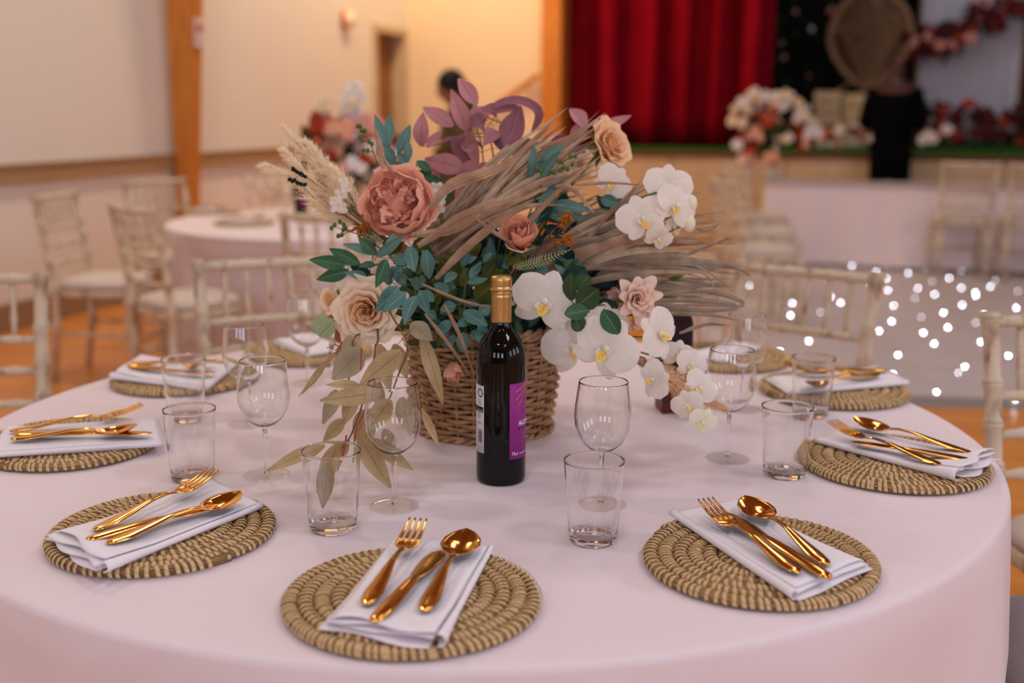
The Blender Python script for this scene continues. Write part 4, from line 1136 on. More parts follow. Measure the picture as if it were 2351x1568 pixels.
# angles: +x towards the camera; viewer's right is +y (counter-clockwise seen from above)
aP = math.asin(.34)
pl_ = wrap_label('front_label', aP, aP + 1.75, .044, .166, 'label_purple')
wrap_mesh('lettering', 'ink_white', pl_, text2d('ALCOHOL', .0100, .0165, .098, .0003, .86), aP)
wrap_mesh('lettering', 'ink_black', pl_, text2d('RED WINE', .0048, .0145, .0905), aP)
wrap_mesh('lettering', 'ink_white', pl_, text2d('75cl', .0072, .0035, .0505), aP)
wrap_mesh('lettering', 'ink_white', pl_, text2d('AROMATISED', .0034, .0185, .0507), aP)
rays_v, rays_f = [], []
for tx, tz in ((.0105, .1525), (.0110, .1395), (.0175, .1310), (.0290, .1240), (.042, .122)):
    cx_, cz_ = .0480, .1690; dx, dz = cx_ - tx, cz_ - tz; l_ = math.hypot(dx, dz); nx_, nz_ = -dz / l_ * .0006, dx / l_ * .0006; b = len(rays_v); n = 10
    for i in range(n + 1):
        k = .84 * i / n; x, z = tx + dx * k, min(tz + dz * k, .1655); rays_v += [(x - nx_, z - nz_), (x + nx_, min(z + nz_, .166))]
    rays_f += [(b + 2 * i, b + 2 * i + 2, b + 2 * i + 3, b + 2 * i + 1) for i in range(n)]
wrap_mesh('gold_rays', 'ink_gold', pl_, (rays_v, rays_f), aP)
aW = -math.asin(.68)
wl_ = wrap_label('back_label', aW - 1.35, aW, .052, .161, 'label_white')
W0 = aW - 1.35; LWd = 1.35 * (RB + .0006); o_ = LWd - .0205
seal = [], []
for k in range(24):
    a0_, a1_ = 2 * PI * k / 24, 2 * PI * (k + 1) / 24; b = len(seal[0]); rr_ = .0066 + (.0007 if k % 2 else 0)
    seal[0].extend([(o_ + .012 + .0050 * math.cos(a0_), .149 + .0050 * math.sin(a0_)), (o_ + .012 + rr_ * math.cos(a0_), .149 + rr_ * math.sin(a0_)), (o_ + .012 + rr_ * math.cos(a1_), .149 + rr_ * math.sin(a1_)), (o_ + .012 + .0050 * math.cos(a1_), .149 + .0050 * math.sin(a1_))]); seal[1].append((b, b + 1, b + 2, b + 3))
wrap_mesh('seal', 'ink_black', wl_, seal, W0)
wrap_mesh('band', 'ink_black', wl_, rects2d([(0, LWd - .001, .118, .127)]), W0)
wrap_mesh('text_lines', 'ink_black', wl_, rects2d([(o_ + .004 + random.uniform(0, .003), LWd - .003 - random.uniform(0, .004), .138 - i * .0022, .1385 - i * .0022) for i in range(5)] + [(o_ + .002, LWd - .003 - random.uniform(0, .005), .115 - i * .0022, .1155 - i * .0022) for i in range(4)]), W0)
wrap_mesh('lettering', 'ink_black', wl_, text2d('75cl e', .0050, LWd - .0165, .0985), W0)
wrap_mesh('lettering', 'ink_white', wl_, text2d('ooooo', .005, LWd - .0165, .1195), W0)
bars = []; x = LWd - .015
rb = random.Random(4); z = .068
while z < .090: h_ = rb.choice((.0004, .0008, .0012)); bars.append((LWd - .014, LWd - .0035, z, z + h_)); z += h_ + rb.choice((.0005, .0009))
wrap_mesh('barcode', 'ink_black', wl_, rects2d(bars), W0)
wrap_mesh('box_line', 'ink_black', wl_, rects2d([(o_, LWd - .002, .0560, .0564), (o_, LWd - .002, .0605, .0609), (LWd - .0024, LWd - .002, .056, .0609)]), W0)

# table number holder behind the orchids
bq2 = onz(1552, 950, TZ)
hd = thing('sign_holder', 'dark reddish wooden sign holder standing behind the trailing orchids', 'sign holder', (bq2.x, bq2.y + .03, TZ), .12)
bevel(MB().box(-.032, .032, -.03, .03, 0, .04).build('block', 'mahogany', hd, smooth=False), .002)
g = MB(); rows = []
for y in (-.006, .006):
    rows.append([(-.03, y, .04)] + [(-.03 + 0 * k, y, .04 + .13 * k / 4) for k in range(1, 5)] + [(.03 * -math.cos(PI * k / 10), y, .17 + .035 * math.sin(PI * k / 10)) for k in range(1, 10)] + [(.03, y, .17 - .13 * k / 4) for k in range(0, 5)])
b = g.quad_grid(rows, close_u=True); m = len(rows[0]); g.f.append(tuple(range(m))); g.f.append(tuple(m + k for k in range(m))[::-1])
bevel(g.build('sign_plate', 'sign_dark', hd, smooth=False), .002)

# ------------------------------------------------------------------ settings on the far round table
FZ = .7508
def far_local(a, r): return FTX + r * math.cos(a), FTY + r * math.sin(a)
fm = None
FARW = ('left rim', 'front left', 'front', 'back left', 'right', 'back')
for i, (px, py) in enumerate(((489, 489), (560, 515), (735, 505), (640, 455), (905, 488))):
    q = onz(px, py, FZ); a = math.atan2(q.y - FTY, q.x - FTX)
    t = placemat(q.x, q.y, a, 'woven placemat on the far round table, %s' % ('at its left rim', 'at its near left', 'behind the near chair', 'beyond the left ones', 'hidden behind the pampas')[i], 0); t['group'] = 'placemats on the far table'
    rect_napkin(q.x, q.y, a, .2, .1, 'white napkin on the far table placemat %s' % ('at its left rim', 'at its near left', 'behind the near chair', 'beyond the left ones', 'behind the pampas')[i], 20 + i)
    c_, s_ = math.cos(a), math.sin(a)
    for kd, off in (('fork', -.02), ('knife', 0), ('spoon', .025)):
        ms = {'fork': (hand_m, fork_h), 'knife': (knife_h, knife_b), 'spoon': (hand_m, spoon_b)}[kd]
        t = thing(kd, 'golden %s on the far table napkin %s' % (kd, ('at its left rim', 'at its near left', 'behind the near chair', 'beyond the left ones', 'behind the pampas')[i]), kd, (q.x + .1 * c_ - off * s_, q.y + .1 * s_ + off * c_, NZ + .002), a + PI, 'golden cutlery on the far table')
        for me, nm in zip(ms, ('handle', 'tines' if kd == 'fork' else 'blade' if kd == 'knife' else 'bowl')):
            o = bpy.data.objects.new(nm, me); COL.objects.link(o); o.parent = t
for i, (px, py) in enumerate(((600, 480), (628, 472), (590, 500), (660, 500), (572, 462), (690, 470))):
    q = onz(px, py, FZ)
    dup(wg if i % 3 != 2 else tb, (q.x, q.y, FZ), i, ('wine glass' if i % 3 != 2 else 'water tumbler') + ' on the far round table, ' + ('leftmost of the wine glasses', 'second wine glass from its left', 'between two placemats', 'nearest the bottle', 'small beyond the others', 'behind the pampas plumes')[i], 'glasses on the far table')
q = onz(692, 490, FZ)
b2 = dup(bt, (q.x, q.y, FZ), -1.9, 'dark bottle with purple label on the far round table', 'bottles'); bt['group'] = 'bottles'

# far arrangement: flowers on a stand in the middle of the far table
fa = thing('flower_arrangement', 'blurred tall arrangement of white, peach and rust flowers on the far round table', 'flowers', (FTX, FTY, FZ))
MB().lathe([(.09, 0), (.095, .06), (.1, .14), (.115, .2), (.12, .21)], 24, cap0=True).build('basket', 'wicker_basket', fa)
MB().ball((0, 0, .3), .10, 14, 10, (1.4, 1, .8)).build('foliage_core', 'b_green', fa)
def farp(px, py, dy=0): p = at(px, py, 6.0 + dy); return V((p.x - FTX, p.y - FTY, p.z - FZ))
colsel = {'r': ['rust', 'rust', 'orange'], 'w': ['white', 'cream'], 'p': ['peach', 'pink'], 'm': ['white', 'peach', 'rust']}
spots = [(740, 290, 20, 'r', 7), (725, 315, 22, 'r', 5), (775, 300, 25, 'p', 7), (820, 290, 25, 'p', 8), (790, 330, 22, 'w', 6), (845, 300, 25, 'p', 7), (822, 345, 18, 'r', 5), (815, 375, 16, 'w', 5), (850, 350, 18, 'm', 7), (765, 350, 18, 'm', 6), (780, 390, 20, 'p', 5), (840, 400, 20, 'w', 5), (880, 330, 25, 'm', 6), (880, 380, 25, 'm', 6), (745, 245, 10, 'w', 3), (815, 215, 12, 'w', 4), (800, 250, 16, 'w', 4)]
for x, y, r, c, n in spots:
    for _ in range(n if c == 'r' else n * 2):
        p = farp(x + random.uniform(-r, r) * 1.2, y + random.uniform(-r, r) * .9, random.uniform(-.15, .15))
        put(BL[random.choice(colsel[c])], 'blossom', p, random.uniform(.03, .048), (random.uniform(-.6, .6), -1, random.uniform(0, .8)), fa)
for _ in range(110):
    p = farp(random.uniform(710, 900), random.uniform(290, 430), random.uniform(-.1, .2)); put(LEAFM, 'leaf', p, random.uniform(.07, .12), (random.uniform(-1, 1), random.uniform(-1, 0), random.uniform(-.5, 1)), fa)
for (x, y) in ((745, 245), (815, 215), (800, 250), (740, 290), (845, 300), (880, 330)):
    MB().tube([(0, 0, .2), tuple(farp(x, y) * .6 + V((0, 0, .08))), tuple(farp(x, y))], .004, 5).build('stem', 'stem_green', fa)

# arrangement and small vases on the long table
lq = at(1778, 395, 10.2); lz = .7235
la = thing('flower_arrangement', 'large white and peach arrangement cascading down at the left end of the long table', 'flowers', (lq.x, lq.y, lz))
MB().lathe([(.05, 0), (.055, .02), (.03, .08), (.028, .3), (.06, .38)], 20, cap0=True).build('glass_vase', 'candle_glass', la)
def lap(px, py, dy=0): p = at(px, py, 10.1 + dy); return V((p.x - lq.x, p.y - lq.y, p.z - lz))
MB().tube([(0, 0, .3), tuple(lap(1775, 300, .1))], [.05, .16], 12).build('foliage_core', 'b_green', la)
spots = [(1700, 240, 18, 'w', 9), (1735, 230, 18, 'w', 9), (1775, 235, 20, 'w', 10), (1815, 235, 20, 'w', 9), (1845, 260, 20, 'w', 9), (1865, 300, 16, 'w', 7), (1760, 265, 22, 'm', 9), (1735, 262, 10, 'r', 4), (1690, 280, 15, 'w', 7), (1800, 300, 20, 'w', 6), (1830, 300, 16, 'r', 4), (1770, 280, 14, 'r', 4), (1735, 305, 15, 'p', 8), (1725, 345, 15, 'r', 6), (1700, 320, 14, 'm', 5), (1712, 365, 14, 'p', 7), (1850, 325, 15, 'm', 6), (1710, 385, 10, 'p', 3)]
for x, y, r, c, n in spots:
    for _ in range(n):
        p = lap(x + random.uniform(-r, r), y + random.uniform(-r, r), random.uniform(-.15, .15)); put(BL[random.choice(colsel[c])], 'blossom', p, random.uniform(.03, .048), (random.uniform(-.6, .6), -1, random.uniform(-.3, .8)), la)
for _ in range(55):
    p = lap(random.uniform(1695, 1880), random.uniform(240, 340), random.uniform(0, .2)); put(LEAFM, 'leaf', p, random.uniform(.08, .15), (random.uniform(-1, 1), random.uniform(-1, 0), random.uniform(-1, 1)), la)
for i, (x, y) in enumerate(((1716, 403), (1768, 402))):
    q = onz(x, y, .7235)
    q = at(x, y, 10.1); sv = thing('bud_vase', 'small clear vase of %s flowers on the long table' % ('white', 'orange')[i], 'vase', (q.x, q.y, .7235), 0, 'small vases on the long table')
    MB().lathe([(.03, 0), (.04, .02), (.042, .06), (.03, .1), (.032, .12)], 20, cap0=True).build('vase', 'candle_glass', sv)
    MB().tube([(0, 0, .05), (0, 0, .16)], .012, 6).build('stem', 'b_green', sv)
    for _ in range(7): put(BL[random.choice((('white', 'cream'), ('orange', 'peach'))[i])], 'blossom', (random.uniform(-.05, .05), random.uniform(-.04, .04), .17 + random.uniform(-.03, .04)), .04, (random.uniform(-.6, .6), -1, .6), sv)

# ------------------------------------------------------------------ the centrepiece: wicker basket
bc = onz(1111, 985, TZ); BX, BY = bc.x, bc.y + .02
bk = thing('wicker_basket', 'round brown wicker basket holding the centrepiece flowers behind the bottle', 'basket', (BX, BY, TZ))
BH = .195
def brad(z): return .120 + .020 * (z / BH) + .004 * math.sin(PI * z / BH)
NST = 26
for k in range(NST):
    a = 2 * PI * k / NST
    MB().tube([(brad(z) * math.cos(a), brad(z) * math.sin(a), z) for z in (.004, .06, .12, BH)], .0030, 6).build('stake', 'wicker_basket', bk)
for i in range(22):
    z = .009 + i * .0086; g = MB(); ph = i % 2
    pts = []
    for k in range(NST * 6):
        a = 2 * PI * k / (NST * 6); r = brad(z) + .0048 * math.cos(a * NST / 2 + ph * PI) + random.uniform(-.0005, .0005)
        pts.append((r * math.cos(a), r * math.sin(a), z + .0012 * math.sin(a * 3 + i)))
    g.tube(pts, .0041, 6, closed=True); g.build('wicker_strand', 'wicker_basket', bk)
for z, ro in ((.004, .004), (BH - .002, .004), (BH + .004, 0)):
    for ph in (0, PI):
        pts = [((brad(z) + ro + .005 * math.cos(a * 18 + ph)) * math.cos(a), (brad(z) + ro + .005 * math.cos(a * 18 + ph)) * math.sin(a), z + .004 * math.sin(a * 18 + ph)) for a in [2 * PI * k / 216 for k in range(216)]]
        MB().tube(pts, .0042, 6, closed=True).build('plaited_rim' if z > .1 else 'plaited_foot', 'wicker_basket', bk)
MB().lathe([(.0001, .003), (.115, .003), (.113, .01)], 26).build('bottom', 'wicker_basket', bk)
fo = tag(MB().lathe([(.0001, .0), (.10, 0), (.116, .15), (.11, .20), (.06, .24), (.0001, .25)], 28).build('floral_foam', 'foam', loc=(BX, BY, TZ + .012)), 'dark floral foam dome filling the wicker basket', 'foam')
CORE = V((BX, BY, TZ + .20))
def plant(name, label, cat='flower', group=None, p=None):
    p = CORE if p is None else p
    return thing(name, label, cat, tuple(p), 0, group)
def rel(t, p): return V(p) - t.location
TOCAM = -FWD
def leaf(t, a, b, w, m, name='leaf', n=(0, 0, 0), fold=.18, curl=.12, shape='lance', twist=0):
    """a: base, b: tip (world points); w: full width in metres"""
    a, b = V(a), V(b); d = b - a; L = d.length; x = d.normalized()
    nn = (CAM - a).normalized() + V(n) + V((random.uniform(-.4, .4), random.uniform(-.3, .3), random.uniform(-.2, .5)))
    y = nn.cross(x); 
    if y.length < 1e-4: y = V((0, 0, 1)).cross(x)
    y.normalize(); z = x.cross(y)
    rows = []; N_ = 9
    for i in range(N_):
        s = i / (N_ - 1)
        if shape == 'lance': ww = math.sin(PI * min(1, s * .94 + .03) ** .85) ** .9 * (1 - .25 * s)
        elif shape == 'oval': ww = math.sin(PI * min(1, s * .96 + .02)) ** .62
        elif shape == 'strip': ww = min(1, s * 8 + .3) * (1 - s ** 4) ** .8
        else: ww = math.sin(PI * s ** .8)
        ww = max(.03, ww) * w / 2
        c = curl * L * math.sin(PI * s); tw = twist * (s - .5)
        row = []
        for q in (-1, -.5, 0, .5, 1):
            yy = q * ww; zz = abs(q) ** 1.3 * ww * fold * 2 + c + .02 * w * math.sin(s * 11 + q * 3)
            row.append(tuple(x * (s * L) + y * (yy * math.cos(tw) - zz * math.sin(tw)) + z * (zz * math.cos(tw) + yy * math.sin(tw))))
        rows.append(row)
    g = MB(); g.quad_grid(rows); o = g.build(name, m, t); grid_uv(o, 5); o.location = rel(t, a); return o
def stem(t, pts, r, m='stem_green', name='stem', seg=6):
    P = [rel(t, p) for p in bez(pts, max(6, 4 * len(pts)))]
    return MB().tube(P, [r * (1 - .45 * i / len(P)) for i in range(len(P))], seg).build(name, m, t)

# ---- roses and the peony
def cup_petal(t, c, axis, ang, r, H, dphi, flare, m, ruf=.05, point=0.0, spiral=.12, base=.22, lip=.14, rnd=random, name='petal'):
    """a petal as a patch of a cup of radius r and height H around axis; flare: how far the rim opens outwards"""
    qn = V((0, 0, 1)).rotation_difference(axis); NU, NW = 8, 9; rows = []
    ph = rnd.uniform(0, 6.28); fr = rnd.uniform(4, 8)
    for i in range(NU):
        v = i / (NU - 1); row = []
        for j in range(NW):
            k = -1 + 2 * j / (NW - 1)
            vm = v * (1 - lip * abs(k) ** 2.4)
            wf = math.sin(PI / 2 * min(1, v * 1.5 + base)) * (1 - .10 * v * v)
            if point: wf *= 1 - point * max(0, v - .55) / .45 * .8
            a = ang + k * dphi / 2 * wf
            rho = r * (base + (1 - base) * math.sin(min(1, vm * 1.15) * PI / 2) ** .9) * (1 + spiral * k)
            fl = max(0, vm - .55) / .45
            rho += flare * fl ** 1.7 + ruf * r * v * v * math.sin(fr * k + ph)
            z = H * (vm - (.28 * fl ** 2 if flare > 0 else 0)) + ruf * H * v * v * math.cos(fr * k * 1.3 + ph) * .6
            if point and v > .7: z += .0; rho += point * r * .22 * max(0, 1 - abs(k) * 1.3) * (v - .7) / .3
            row.append(tuple(qn @ V((rho * math.cos(a), rho * math.sin(a), z))))
        rows.append(row)
    g = MB(); g.quad_grid(rows); o = g.build(name, m, t); o.location = c; return o
def rose(name, label, px, py, d, R, axis, m, m2=None, n=26, style='rose', group=None, stem_to=None, seed=1, sepals=True, nm=None):
    rnd = random.Random(seed); c = at(px, py, d); axis = V(axis).normalized()
    t = thing(name, label, 'flower', tuple(c - axis * R * .75), 0, group)
    o0 = V((0, 0, 0)); m2 = m2 or m
    if style == 'rose':
        for i in range(n):
            s = (i + .5) / n; r = R * (.07 + .80 * s ** .95)
            cup_petal(t, o0, axis, i * 2.39996 + rnd.uniform(-.15, .15), r, R * (1.22 - .42 * s ** 1.5), 2.6 - 1.1 * s, R * (.02 + .26 * s ** 1.5), m if s > .45 else m2, ruf=.05 + .05 * s, rnd=rnd, spiral=.16 - .08 * s)
    elif style == 'bud':
        for i in range(n):
            s = (i + .5) / n; r = R * (.08 + .84 * s)
            cup_petal(t, o0, axis, i * 2.39996, r, R * (1.75 - .25 * s), 2.8 - .9 * s, R * (-.10 + .22 * s ** 3), m if s > .4 else m2, ruf=.03, rnd=rnd, spiral=.2 - .1 * s, base=.3, lip=.22)
    elif style == 'point':
        for i in range(n):
            s = (i + .5) / n; r = R * (.07 + .72 * s)
            cup_petal(t, o0, axis, i * 2.39996 + rnd.uniform(-.15, .15), r, R * (1.20 - .50 * s ** 1.3), 2.7 - .85 * s, R * (.02 + .34 * s ** 1.4), m if s > .4 else m2, ruf=.04, point=min(.72, 1.0 * s), rnd=rnd, spiral=.14, lip=.30)
    elif style == 'peony':
        for i in range(12):
            s = i / 11; r = R * (.86 + .16 * s)
            cup_petal(t, o0, axis, i * 2.39996 + rnd.uniform(-.2, .2), r, R * (1.02 - .22 * s), 1.75 + .3 * rnd.random(), R * (-.22 + .36 * s), m, ruf=.07, rnd=rnd, spiral=.08, base=.3)
        g = MB(); g.ball(tuple(axis * R * .26), R * .46, 14, 10, (1, 1, 1)); g.build('petal_core', m2, t)
        for i in range(52):
            s = (i + .5) / 52; a = i * 2.39996 + rnd.uniform(-.4, .4); rr = R * .60 * s ** .6
            qn = V((0, 0, 1)).rotation_difference(axis); off = qn @ V((rr * math.cos(a), rr * math.sin(a), R * (.42 + .16 * (1 - s) + rnd.uniform(-.06, .06))))
            ax2 = (axis + (off - axis * off.dot(axis)).normalized() * rnd.uniform(-.25, .35) + V((rnd.uniform(-.2, .2),) * 3)).normalized()
            cup_petal(t, off, ax2, a + rnd.uniform(-1.4, 1.4), R * rnd.uniform(.15, .27), R * rnd.uniform(.34, .50), rnd.uniform(1.5, 2.4), R * rnd.uniform(-.10, .14), m2 if rnd.random() < .45 else m, ruf=.20, rnd=rnd, base=.45, lip=.3)
    if sepals:
        for k in range(5):
            a = k * 1.2566; q = V((0, 0, 1)).rotation_difference(axis)
            e = q @ V((math.cos(a), math.sin(a), -.25)); b0 = t.location
            leaf(t, b0 - axis * R * .02, b0 + e * R * .75, R * .28, 'leaf_olive', 'sepal')
    tgt = stem_to or CORE
    mid = (t.location + V(tgt)) / 2 - axis * .04
    stem(t, [t.location + axis * R * .05, mid, V(tgt)], .0028)
    return t
rose('peony', 'large dusty pink ruffled peony at the left front of the centrepiece', 910, 466, 1.86, .060, (-.12, -.93, .32), 'petal_rosepink', 'petal_rosedeep', style='peony', seed=3)
rose('rose', 'half-open dusty pink rose in the middle of the centrepiece', 1193, 543, 1.85, .036, (-.05, -.75, .55), 'petal_rosepink', 'petal_rosedeep', n=16, style='bud', seed=5)
rose('rose', 'peach rose highest on the right of the centrepiece', 1412, 326, 2.0, .047, (.62, -.62, .35), 'petal_peach', n=24, seed=8)
rose('rose', 'pale pink rose with pointed petals, right of the bottle cap', 1468, 686, 1.86, .038, (.1, -.95, .12), 'petal_pale', n=25, style='point', seed=11)
rose('rose', 'smaller pale pink rose hanging right below the pointed one', 1472, 742, 1.93, .026, (.2, -.6, -.5), 'petal_pale', n=16, style='point', seed=12)
rose('rose', 'small pale pink rose half hidden left of the pointed one', 1412, 690, 1.96, .024, (-.5, -.7, .1), 'petal_pale', n=14, seed=13)
rose('rose', 'full cream and peach rose at the lower left of the centrepiece', 838, 716, 1.84, .055, (-.10, -.95, .05), 'petal_cream', 'petal_peach', n=34, seed=15)
rose('rose', 'small cream rose peeping out left of the full cream rose', 752, 688, 1.92, .028, (-.7, -.6, .1), 'petal_cream', 'petal_peach', n=16, seed=17)
rose('rose', 'dusty pink rosebud hanging low before the wicker basket', 1040, 852, 1.90, .021, (-.05, -.55, -.8), 'petal_rosepink', 'petal_rosedeep', n=9, style='bud', seed=19)
rose('rose', 'cream rose deep among the blades under the peach rose', 1335, 372, 2.08, .030, (.1, -.8, .3), 'petal_cream', n=14, seed=20)
rose('rose', 'salmon rose hidden in the leaves left of the cream rose', 790, 748, 1.95, .026, (-.4, -.7, -.3), 'petal_rosepink', n=12, seed=21)

# ---- orchids
def blade2(o, u, v, nrm, L, W, kind):
    rows = []
    for i in range(8):
        s = i / 7
        ww = (math.sin(PI * (.10 + .84 * s)) ** .55 if kind == 'wide' else math.sin(PI * (.08 + .88 * s)) ** .75) * W / 2 * (1 if s > .1 else .5)
        rows.append([tuple(o + u * (L * s) + v * (ww * q) + nrm * (.10 * L * math.sin(PI * s) - .06 * L * q * q * s + .012 * L * math.sin(q * 7 + s * 9) * s)) for q in (-1, -.66, -.33, 0, .33, .66, 1)])
    g = MB(); g.quad_grid(rows); return g
def orchid(t, px, py, d, R, axis, rot=0.0, m='orchid_white'):
    c = rel(t, at(px, py, d)); ax = V(axis).normalized()
    upv = V((0, 0, 1)); sx = upv.cross(ax); sx.normalize(); uy = ax.cross(sx)
    def dirv(a): return sx * math.sin(a + rot) + uy * math.cos(a + rot)
    fl = bpy.data.objects.new('flower_head', None); fl.empty_display_size = .02; COL.objects.link(fl); fl.parent = t; fl.location = c
    for a, L, W, k, off in ((0, .92, .72, 'slim', -.06), (2.25, .9, .66, 'slim', -.06), (-2.25, .9, .66, 'slim', -.06), (1.22, 1.0, 1.12, 'wide', 0), (-1.22, 1.0, 1.12, 'wide', 0)):
        u = (dirv(a) + ax * random.uniform(-.02, .22)).normalized(); v = ax.cross(u).normalized()
        b = blade2(ax * (off * R), u, v, ax * random.choice((1, .6)), L * R, W * R, k).build('petal', m, fl); grid_uv(b, 7)
    g = MB(); g.ball(tuple(ax * R * .16 + uy * R * .02), R * .10, 10, 8); g.build('column', 'orchid_bud', fl)
    dn = dirv(PI)
    for s_ in (-1, 1):
        u = (sx * s_ * .75 + dn * .25 + ax * .75).normalized(); v = u.cross(ax).normalized()
        blade2(dn * R * .05, u, v, sx * -s_, R * .34, R * .26, 'slim').build('lip', m, fl)
    u = (dn * .8 + ax * .55).normalized(); v = u.cross(ax).normalized()
    blade2(V((0, 0, 0)), u, v, ax, R * .5, R * .30, 'slim').build('lip', 'orchid_yellow', fl)
    g = MB()
    for k in range(7): g.ball(tuple(dn * R * (.02 + .04 * k) + ax * R * (.2 + .02 * k) + sx * R * .05 * math.sin(k * 2)), R * .035, 6, 5)
    g.build('throat', 'orchid_yellow', fl)
def obud(t, px, py, d, R, ax):
    g = MB(); g.ball((0, 0, 0), R, 12, 9, (.85, .8, 1.15)); o = g.build('bud', 'orchid_bud', t); o.location = rel(t, at(px, py, d))
sA = plant('orchid_spray', 'spray of white orchids with yellow throats at the upper right of the centrepiece')
for px, py, d, r, ax, ro in ((1532, 432, 1.95, .046, (.25, -.9, .25), .15), (1550, 474, 1.88, .042, (.45, -.85, .2), .5), (1474, 503, 1.87, .045, (.10, -.95, .2), -.35), (1405, 420, 1.96, .036, (.2, -.8, .1), .8), (1510, 546, 1.86, .026, (.1, -.8, -.4), .5), (1545, 522, 1.90, .022, (.6, -.6, 0), 0)):
    orchid(sA, px, py, d, r, ax, ro)
obud(sA, 1586, 467, 1.9, .013, 0); obud(sA, 1582, 513, 1.9, .013, 0)
stem(sA, [CORE, at(1330, 560, 2.0), at(1440, 470, 1.95), at(1540, 440, 1.93), at(1582, 500, 1.92), at(1515, 545, 1.88)], .0024)
sB = plant('orchid_spray', 'spray of large white orchids drooping to the right of the bottle')
for px, py, d, r, ax, ro in ((1252, 694, 1.83, .058, (-.10, -.95, .18), .30), (1318, 795, 1.86, .055, (-.3, -.9, .1), -.4), (1388, 800, 1.80, .058, (.10, -.96, .05), .65), (1385, 748, 1.88, .044, (.2, -.8, .4), .2), (1512, 768, 1.84, .046, (.5, -.7, .3), -.9)):
    orchid(sB, px, py, d, r, ax, ro)
stem(sB, [CORE, at(1225, 720, 1.98), at(1300, 770, 1.9), at(1380, 770, 1.88), at(1500, 775, 1.88)], .0024)
sC = plant('orchid_spray', 'spray of small white orchids trailing to the cloth below the pampas plume', 'flower')
for px, py, d, r, ax, ro in ((1502, 872, 1.85, .030, (-.5, -.8, .1), 1.2), (1555, 815, 1.95, .026, (-.1, -.9, .2), .2), (1585, 838, 1.93, .028, (.3, -.8, .2), .4), (1605, 890, 1.90, .030, (.3, -.8, .2), .9), (1580, 930, 1.87, .026, (-.3, -.85, 0), -.4), (1612, 968, 1.86, .024, (.1, -.9, -.2), .5)):
    orchid(sC, px, py, d - .06, r * 1.08, ax, ro, 'orchid_white' if py < 950 else 'orchid_bud')
stem(sC, [CORE, at(1440, 800, 1.95), at(1560, 850, 1.93), at(1600, 900, 1.92), at(1612, 960, 1.88)], .002)
# small white blossoms on wiry stems
def small_blossoms(label, spots, root_px, d):
    t = plant('small_blossoms', label)
    for px, py, r in spots:
        c = rel(t, at(px, py, d))
        for k in range(4):
            a = k * 1.57 + random.random(); u = V((math.sin(a), -.25, math.cos(a))).normalized(); v = V((0, -1, 0)).cross(u).normalized()
            o = blade2(V((0, 0, 0)), u, v, V((0, -1, 0)), r, r * .8, 'wide').build('petal', 'orchid_white', t); o.location = c
        stem(t, [at(px, py, d + .003), at((px + root_px[0]) / 2, (py + root_px[1]) / 2 + 6, d + .01), at(root_px[0], root_px[1], d + .04)], .0009)
    stem(t, [at(root_px[0], root_px[1], d + .04), CORE], .0016)
small_blossoms('small white blossoms on thin stems left of the peony', ((788, 418, .010), (782, 448, .012), (775, 475, .013), (766, 462, .009), (795, 435, .009), (790, 478, .009)), (826, 480), 1.88)
small_blossoms('small white blossoms tucked right of the peony', ((1003, 432, .013), (1012, 455, .012), (1005, 480, .013), (998, 470, .010)), (1020, 520), 1.90)
small_blossoms('small white blossoms between the bottle cap and the orchid', ((1163, 655, .013), (1170, 688, .012), (1156, 670, .010)), (1190, 700), 1.90)
small_blossoms('white blossom over the dark leaves beside the half-open rose', ((1130, 496, .014), (1146, 503, .012)), (1150, 540), 1.94)

# ---- leafy sprays; every leaf: base px, base py, tip px, tip py, width px, forward depth
def spray(name, label, m, leaves, hub, d0, shape='lance', sm='stem_green', cat='foliage', fold=.18, curl=.10, sr=.0018):
    t = plant(name, label, cat)
    stem(t, [CORE] + [at(*h) for h in hub], sr, sm)
    for lf in leaves:
        bx, by, tx, ty, w = lf[:5]; d = lf[5] if len(lf) > 5 else d0; mm = lf[6] if len(lf) > 6 else m
        e = random.uniform(-.03, .02)
        leaf(t, at(bx, by, d), at(tx, ty, d + e), w * d / FPX * 1.25, mm, fold=fold, curl=curl * random.choice((1, .4, -.4)), shape=shape)
        h = min(hub, key=lambda q: (q[0] - bx) ** 2 + (q[1] - by) ** 2)
        if (h[0] - bx) ** 2 + (h[1] - by) ** 2 > 60:
            stem(t, [at(bx, by, d), at((bx + h[0]) / 2, (by + h[1]) / 2 + 3, (d + h[2]) / 2 + .004), at(*h)], .0008, sm, 'leaf_stalk', 5)
    return t
spray('eucalyptus_spray', 'upright teal eucalyptus sprig above the peony', 'leaf_teal', [(882, 352, 860, 264, 24), (893, 330, 893, 262, 24), (914, 350, 942, 287, 26), (905, 372, 876, 328, 22), (935, 382, 912, 350, 22), (888, 372, 864, 330, 20), (905, 390, 884, 350, 22), (935, 372, 934, 315, 18), (930, 398, 905, 372, 24)],
      [(925, 430, 1.98), (905, 370, 1.97), (888, 318, 1.97)], 1.96)
spray('leaf_sprig', 'dark green leaves right above the peony', 'leaf_green', [(893, 398, 940, 385, 24), (957, 370, 992, 402, 22), (950, 398, 1005, 420, 24), (985, 405, 1025, 440, 22), (1000, 440, 1020, 408, 22), (960, 420, 990, 392, 20), (1020, 470, 1024, 420, 26)], [(990, 450, 1.95), (955, 395, 1.93)], 1.92)
